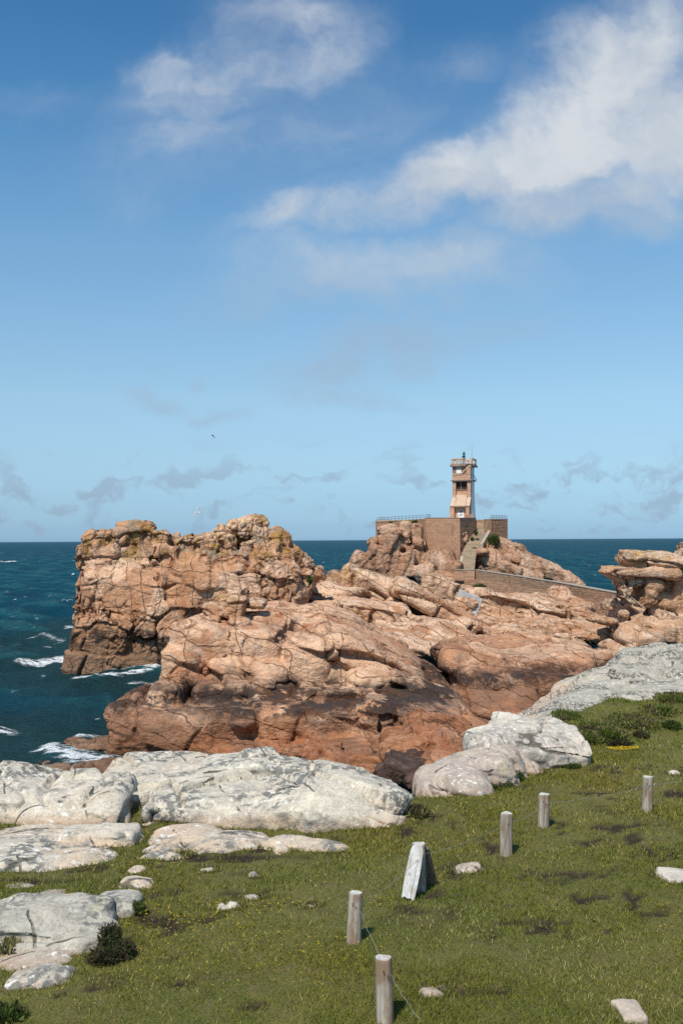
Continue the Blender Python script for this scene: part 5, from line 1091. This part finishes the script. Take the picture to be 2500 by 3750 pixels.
for i, (px, yb, yt, w, lb, lean, split) in enumerate(POSTS):
    b = Gd(px, yb); b[2] = ground_z(np.array([b[0]]), np.array([b[1]]))[0]; d = b[1]; h = W(px, yt + 8, d)[2] - b[2]; r = w * .5 * d / FPX
    T = empty('fence_post', b); tag(T, lb, 'post', 'fence posts in a row across the turf')
    post_mesh(T, r, h, 40 + i, lean, split=split)
    if i == 1: pass
    for k, (dx, dz) in enumerate(((-.1, -.09), (.15, -.13))):
        MB().tube((dx * r * 2, -r * .9, h + dz), (dx * r * 2, -r * 1.08, h + dz), .006, .006, 6).build('nail', M_IRON, T)
    if i == 2:   # the leaning board in front, the brace behind
        tl = Vector(W(1530, 3092, d - r - .03)) - Vector(b); bl = Vector(W(1492, 3294, d - .42)) - Vector(b); wd_ = .058
        ax = (tl - bl); L = ax.length; ax.normalize(); nrm = Vector((.25, -1, .35)); nrm = (nrm - ax * nrm.dot(ax)).normalized(); sd_ = ax.cross(nrm) * -1
        mb = MB(); n = 14; rng = random.Random(3)
        outl = [(-.075, -.02), (-.03, .012), (.02, .004), (.05, .02), (.075, .0)] + [(.084, .12), (.088, L * .5), (.078, L - .10)] + [(.078 * math.cos(a), L - .1 + .1 * math.sin(a)) for a in np.linspace(.15, 3.0, 9)] + [(-.08, L - .1), (-.088, L * .5), (-.082, .1)]
        for s in (.0, .045): mb.v += [tuple(bl + sd_ * u + ax * v + nrm * (s - .02)) for u, v in outl]
        k = len(outl); mb.f = [tuple(range(k - 1, -1, -1)), tuple(range(k, 2 * k))] + [((j), (j + 1) % k, (j + 1) % k + k, j + k) for j in range(k)]
        mb.build('board', M_BOARD, T, .006)
        t2 = Vector(W(1556, 3105, d + .03)) - Vector(b); b2_ = Vector(W(1578, 3236, d + .28)) - Vector(b)
        axb = (t2 - b2_).normalized(); mb = MB(); sx = Vector((1, .15, 0)); sx = (sx - axb * sx.dot(axb)).normalized(); sy = axb.cross(sx)
        for c, k1 in ((b2_ - axb * .06, .085), (t2, .05)):
            mb.v += [tuple(c + sx * (u * k1) + sy * (v * .03)) for u, v in ((-1, -1), (1, -1), (1, 1), (-1, 1))]
        mb.f = [(0, 3, 2, 1), (4, 5, 6, 7), (0, 1, 5, 4), (1, 2, 6, 5), (2, 3, 7, 6), (3, 0, 4, 7)]; mb.build('brace', M_BRACE, T, .012)
    tops.append((np.array(b), h, r))
def wire(a, b, sag, label, seed):
    a, b = Vector(a), Vector(b); rng = random.Random(seed); mb = MB(); n = 18; pts = []
    for i in range(n + 1):
        t = i / n; p = a.lerp(b, t); p.z -= sag * 4 * t * (1 - t) + rng.uniform(-.006, .006) * (0 < i < n); p.x += rng.uniform(-.006, .006) * (0 < i < n); pts.append(p)
    for p, q in zip(pts[:-1], pts[1:]): mb.tube(p, q, .0024, .0024, 5, False)
    tag(mb.build('fence_wire', M_WIRE), label, 'wire')
hook = [Vector((b[0] + r * .6, b[1] - r * .8, b[2] + h - .12)) for b, h, r in tops]
WL_ = ['wire sagging between the nearest two posts', 'thin wire from the stained post up to the leaning board', 'thin wire from the braced post to the next post behind', 'thin wire from the plain post to the split post', 'thin wire from the split post to the farthest post']
for i in range(5): wire(hook[i], hook[i + 1], .04, WL_[i], i)
wire(hook[0], Gd(1540, 3790) + np.array([0, 0, .12]), .02, 'loose wire running from the nearest post off the bottom edge', 9)
wire(hook[5], hook[5] + Vector((2.2, 1.2, -.05)), .02, 'thin wire from the farthest post off the right edge', 10)

# ------------------------------------------------------------------ bushes, tufts
def bush(name, label, lobes, n, cols, leaf, seed, cat='bush', up=.5, stems=True, group=None):
    """leaf-sized faces through the volume of several lobes (world centre, radii)"""
    rng = np.random.RandomState(seed); pts, nr = [], []
    vol = np.array([l[1][0] * l[1][1] * l[1][2] for l in lobes]); vol = vol / vol.sum()
    for (c, r), v in zip(lobes, vol):
        m = int(n * v); q = rng.randn(m, 3); q /= np.linalg.norm(q, axis=1, keepdims=True); rad = rng.rand(m) ** .38
        p = q * rad[:, None] * (1 + .35 * vnoise(q * 3 + seed, seed))[:, None]
        pts.append(np.array(c) + p * np.array(r)); nr.append(q)
    p = np.concatenate(pts); q = np.concatenate(nr)
    gz = ground_z(p[:, 0], p[:, 1]); k = p[:, 2] > gz - .02; p, q = p[k], q[k]; m = len(p)
    d = q * .6 + rng.randn(m, 3) * .7 + np.array([0, 0, up]); d /= np.linalg.norm(d, axis=1, keepdims=True)
    s = np.cross(d, rng.randn(m, 3)); s /= np.linalg.norm(s, axis=1, keepdims=True) + 1e-9
    L = leaf * rng.uniform(.6, 1.5, m)[:, None]; w = L * rng.uniform(.16, .34, (m, 1))
    V = np.concatenate([p - s * w * .4, p + s * w * .4, p + d * L * .6 + s * w, p + d * L, p + d * L * .55 - s * w])
    i = np.arange(m); F = np.concatenate([np.stack([i, i + m, i + 2 * m, i + 3 * m], 1), np.stack([i, i + 3 * m, i + 4 * m, i + 4 * m], 1)[:0]])
    F = np.stack([i, i + m, i + 2 * m, i + 3 * m], 1)
    cl = np.array(cols); f = np.clip(vnoise(p * 3.3, seed + 4) * .5 + .5 + rng.uniform(-.25, .25, m), 0, .999)
    col = cl[(f * len(cl)).astype(int)] * rng.uniform(.7, 1.25, (m, 1)); col = np.concatenate([col] * 5)
    base = np.array([p[:, 0].mean(), p[:, 1].mean(), gz.mean()])
    T = empty(name, base); tag(T, label, cat, group)
    link('foliage', fast_mesh('foliage', V - base, F, {'col': col}, False), M_LEAF, T)
    if stems:
        mb = MB()
        for (c, r) in lobes:
            for _ in range(4):
                a = np.array(c) + rng.uniform(-.5, .5, 3) * np.array(r); g = np.array([c[0], c[1], 0.]); g[2] = ground_z(np.array([g[0]]), np.array([g[1]]))[0] - .02
                mb.tube(g - base, a - base, .012, .004, 5)
        mb.build('stem', M_DARK, T)
    return T
GRN = [(.030, .048, .012), (.055, .085, .02), (.085, .12, .03), (.075, .075, .03)]; HEATH = [(.035, .027, .018), (.07, .05, .03), (.045, .062, .018), (.12, .088, .06), (.05, .07, .02)]; MIX = [(.075, .105, .02), (.12, .15, .03), (.18, .19, .05), (.20, .165, .08), (.08, .06, .035)]
def lob(px, yb, hx, top, dep, z=None):
    c = Gd(px, yb) if z is None else Gd(px, yb, z); c[2] = ground_z(np.array([c[0]]), np.array([c[1]]))[0]; s = c[1] / FPX
    h = max(.08, (yb - top) * s * .9); return (c[0], c[1] + dep * .4, c[2] + h * .35), (hx * s, dep, h * .65)
bush('bush', 'dark heathery bush tucked against the big left boulder', [lob(400, 3500, 38, 3400, .16), lob(445, 3525, 40, 3460, .14), lob(380, 3540, 55, 3490, .14)], 7000, HEATH, .035, 1)
bush('bush', 'small dark green bush at the end of the pale lichen slab', [lob(495, 3362, 34, 3318, .09), lob(470, 3365, 28, 3330, .08)], 1800, GRN, .03, 2)
bush('grass_tuft', 'tuft of grass in the bottom left corner', [lob(10, 3745, 70, 3715, .16)], 900, GRN, .05, 3, up=1.6, cat='grass tuft', stems=False)
bush('grass_tuft', 'grass tuft at the right foot of the long white outcrop', [lob(1530, 2990, 36, 2965, .2)], 700, MIX, .08, 4, up=1.8, cat='grass tuft', stems=False)
bush('grass_tuft', 'dry grass tuft at the left edge beside the big boulder', [lob(30, 3500, 40, 3460, .12)], 600, [(.22, .19, .09), (.14, .15, .05)], .07, 5, up=1.8, cat='grass tuft', stems=False)
bush('bush', 'brown green scrub on the bank right of the whitish rock', [lob(2150, 2725, 60, 2690, .5), lob(2230, 2715, 80, 2685, .5), lob(2190, 2690, 90, 2665, .6), lob(2110, 2755, 40, 2725, .3), lob(2080, 2660, 60, 2645, .5)], 14000, MIX, .06, 6, up=.9)
bush('bush', 'green scrub covering the upper bank at the right edge', [lob(2340, 2690, 80, 2665, .5), lob(2420, 2655, 80, 2632, .6), lob(2500, 2632, 80, 2606, .7), lob(2300, 2672, 80, 2655, .5)], 12000, MIX, .06, 7, up=.9)
bush('bush', 'dark low scrub in the hollow of the bank', [lob(2270, 2735, 45, 2718, .25), lob(2350, 2710, 28, 2690, .2)], 3500, HEATH, .045, 8)
bush('bush', 'dark bush on the bank at the right edge below the green scrub', [lob(2460, 2688, 36, 2664, .25)], 2200, GRN, .045, 9)
bush('grass_tuft', 'grassy fringe along the foot of the whitish rock', [lob(1960, 2800, 60, 2780, .2), lob(2050, 2775, 50, 2750, .2), lob(2125, 2760, 40, 2735, .2)], 3200, [(.085, .14, .03), (.11, .16, .035), (.15, .16, .05)], .06, 10, up=1.6, cat='grass tuft', stems=False)
bush('bush', 'dark bush at the turf edge by the pinkish rock', [lob(1895, 2858, 28, 2825, .16), lob(1850, 2880, 40, 2862, .16), lob(1790, 2900, 40, 2882, .16)], 3200, GRN, .04, 11)
bush('bush', 'low dark clump on the turf right of the pinkish rock', [lob(2100, 2815, 30, 2803, .14)], 700, GRN, .04, 12, stems=False)

# ------------------------------------------------------------------ far greenery by the walls
def far_bush(label, px, py, d, hx, hz, seed, n=500):
    rng = np.random.RandomState(seed); c = W(px, py, d); s = d / FPX; q = rng.randn(n, 3); q /= np.linalg.norm(q, axis=1, keepdims=True); p = q * (rng.rand(n, 1) ** .4) * np.array([hx * s, hz * s * .8, hz * s])
    dd = rng.randn(n, 3) + [0, 0, .6]; dd /= np.linalg.norm(dd, axis=1, keepdims=True); sd2 = np.cross(dd, rng.randn(n, 3)); sd2 /= np.linalg.norm(sd2, axis=1, keepdims=True)
    V = np.concatenate([p - sd2 * .09, p + sd2 * .09, p + dd * .4]); i = np.arange(n); col = np.tile(np.array(GRN)[rng.randint(0, 4, n)] * 1.2, (3, 1))
    T = empty('bush', c); tag(T, label, 'bush'); link('foliage', fast_mesh('foliage', V, np.stack([i, i + n, i + 2 * n], 1), {'col': col}, False), M_LEAF, T)
far_bush('green bush beside the stair parapet under the right terrace wall', 1806, 1978, 192.0, 24, 22, 1, 800); far_bush('dark green plant on the left terrace wall', 1430, 1920, 200, 8, 9, 2, 200); far_bush('green plant between the top boulders and the terrace wall', 1518, 1914, 197, 11, 9, 3, 250)
far_bush('small green plant at the left side of the upper stairs', 1741, 1952, 197, 6, 10, 4, 200); far_bush('green plant at the foot of the bastion stairs wall', 1728, 1975, 193, 7, 7, 5, 160); far_bush('green patch on the rocks below the causeway wall', 1755, 2150, 180, 26, 10, 6, 400); far_bush('small green plant on the headland saddle', 1135, 2125, 113, 8, 14, 7, 200)

# ------------------------------------------------------------------ gulls
def gull(px, py, d, span, yaw, roll, bend, label, fly=True):
    """a gull on the wing: spindle body, tail, two bent wings"""
    c = W(px, py, d); T = empty('gull', c); T.rotation_euler = (0, R(roll), R(yaw)); tag(T, label, 'bird'); L = span * .36
    prof = [(-.5, .01), (-.42, .03), (-.25, .075), (0, .10), (.22, .085), (.36, .05), (.43, .055), (.49, .03), (.56, .008)]; k = 10; V = []; F = []
    for u, r in prof:
        for i in range(k): th = 6.2832 * i / k; V.append((math.cos(th) * r * L, u * L, math.sin(th) * r * L + (.02 * L if u > .3 else 0)))
    for j in range(len(prof) - 1):
        for i in range(k): F.append((j * k + i, j * k + (i + 1) % k, (j + 1) * k + (i + 1) % k, (j + 1) * k + i))
    b = MB(); b.v = V; b.f = F; b.f += [tuple(range(k - 1, -1, -1)), tuple(range(len(V) - k, len(V)))]; b.build('body', M_WHITEP, T)
    t = MB(); t.hexa([(-.05 * L, -.45 * L, -.008), (.05 * L, -.45 * L, -.008), (.11 * L, -.72 * L, -.008), (-.11 * L, -.72 * L, -.008), (-.05 * L, -.45 * L, .008), (.05 * L, -.45 * L, .008), (.11 * L, -.72 * L, .008), (-.11 * L, -.72 * L, .008)]); t.build('tail', M_WHITEP, T)
    for s in (-1, 1):
        h = span / 2; A = [(s * .06 * L, .16 * L, .03), (s * h * .45, .26 * L, h * bend), (s * h, -.1 * L, h * bend * .35)]; Bq = [(s * .06 * L, -.2 * L, .03), (s * h * .45, -.1 * L, h * bend), (s * h * .98, -.16 * L, h * bend * .33)]
        w = MB(); n = 0
        for p, q in zip(A, Bq): w.v += [p, q, (q[0], q[1], q[2] + .02), (p[0], p[1], p[2] + .03)]
        for j in range(2):
            o = j * 4
            for a_, b_ in ((0, 1), (1, 2), (2, 3), (3, 0)): w.f.append((o + a_, o + b_, o + 4 + b_, o + 4 + a_))
        w.f += [(3, 2, 1, 0), (8, 9, 10, 11)]; w.build('wing', M_GREYP, T)
gull(722, 1876, 70, 1.0, 60, -52, .18, 'gull gliding with tilted wings above the headland saddle'); gull(781, 1599, 95, 1.1, 80, 10, .12, 'small distant gull high in the sky'); gull(247, 2200, 100, 1.15, 20, 0, .22, 'white gull skimming the sea left of the headland')
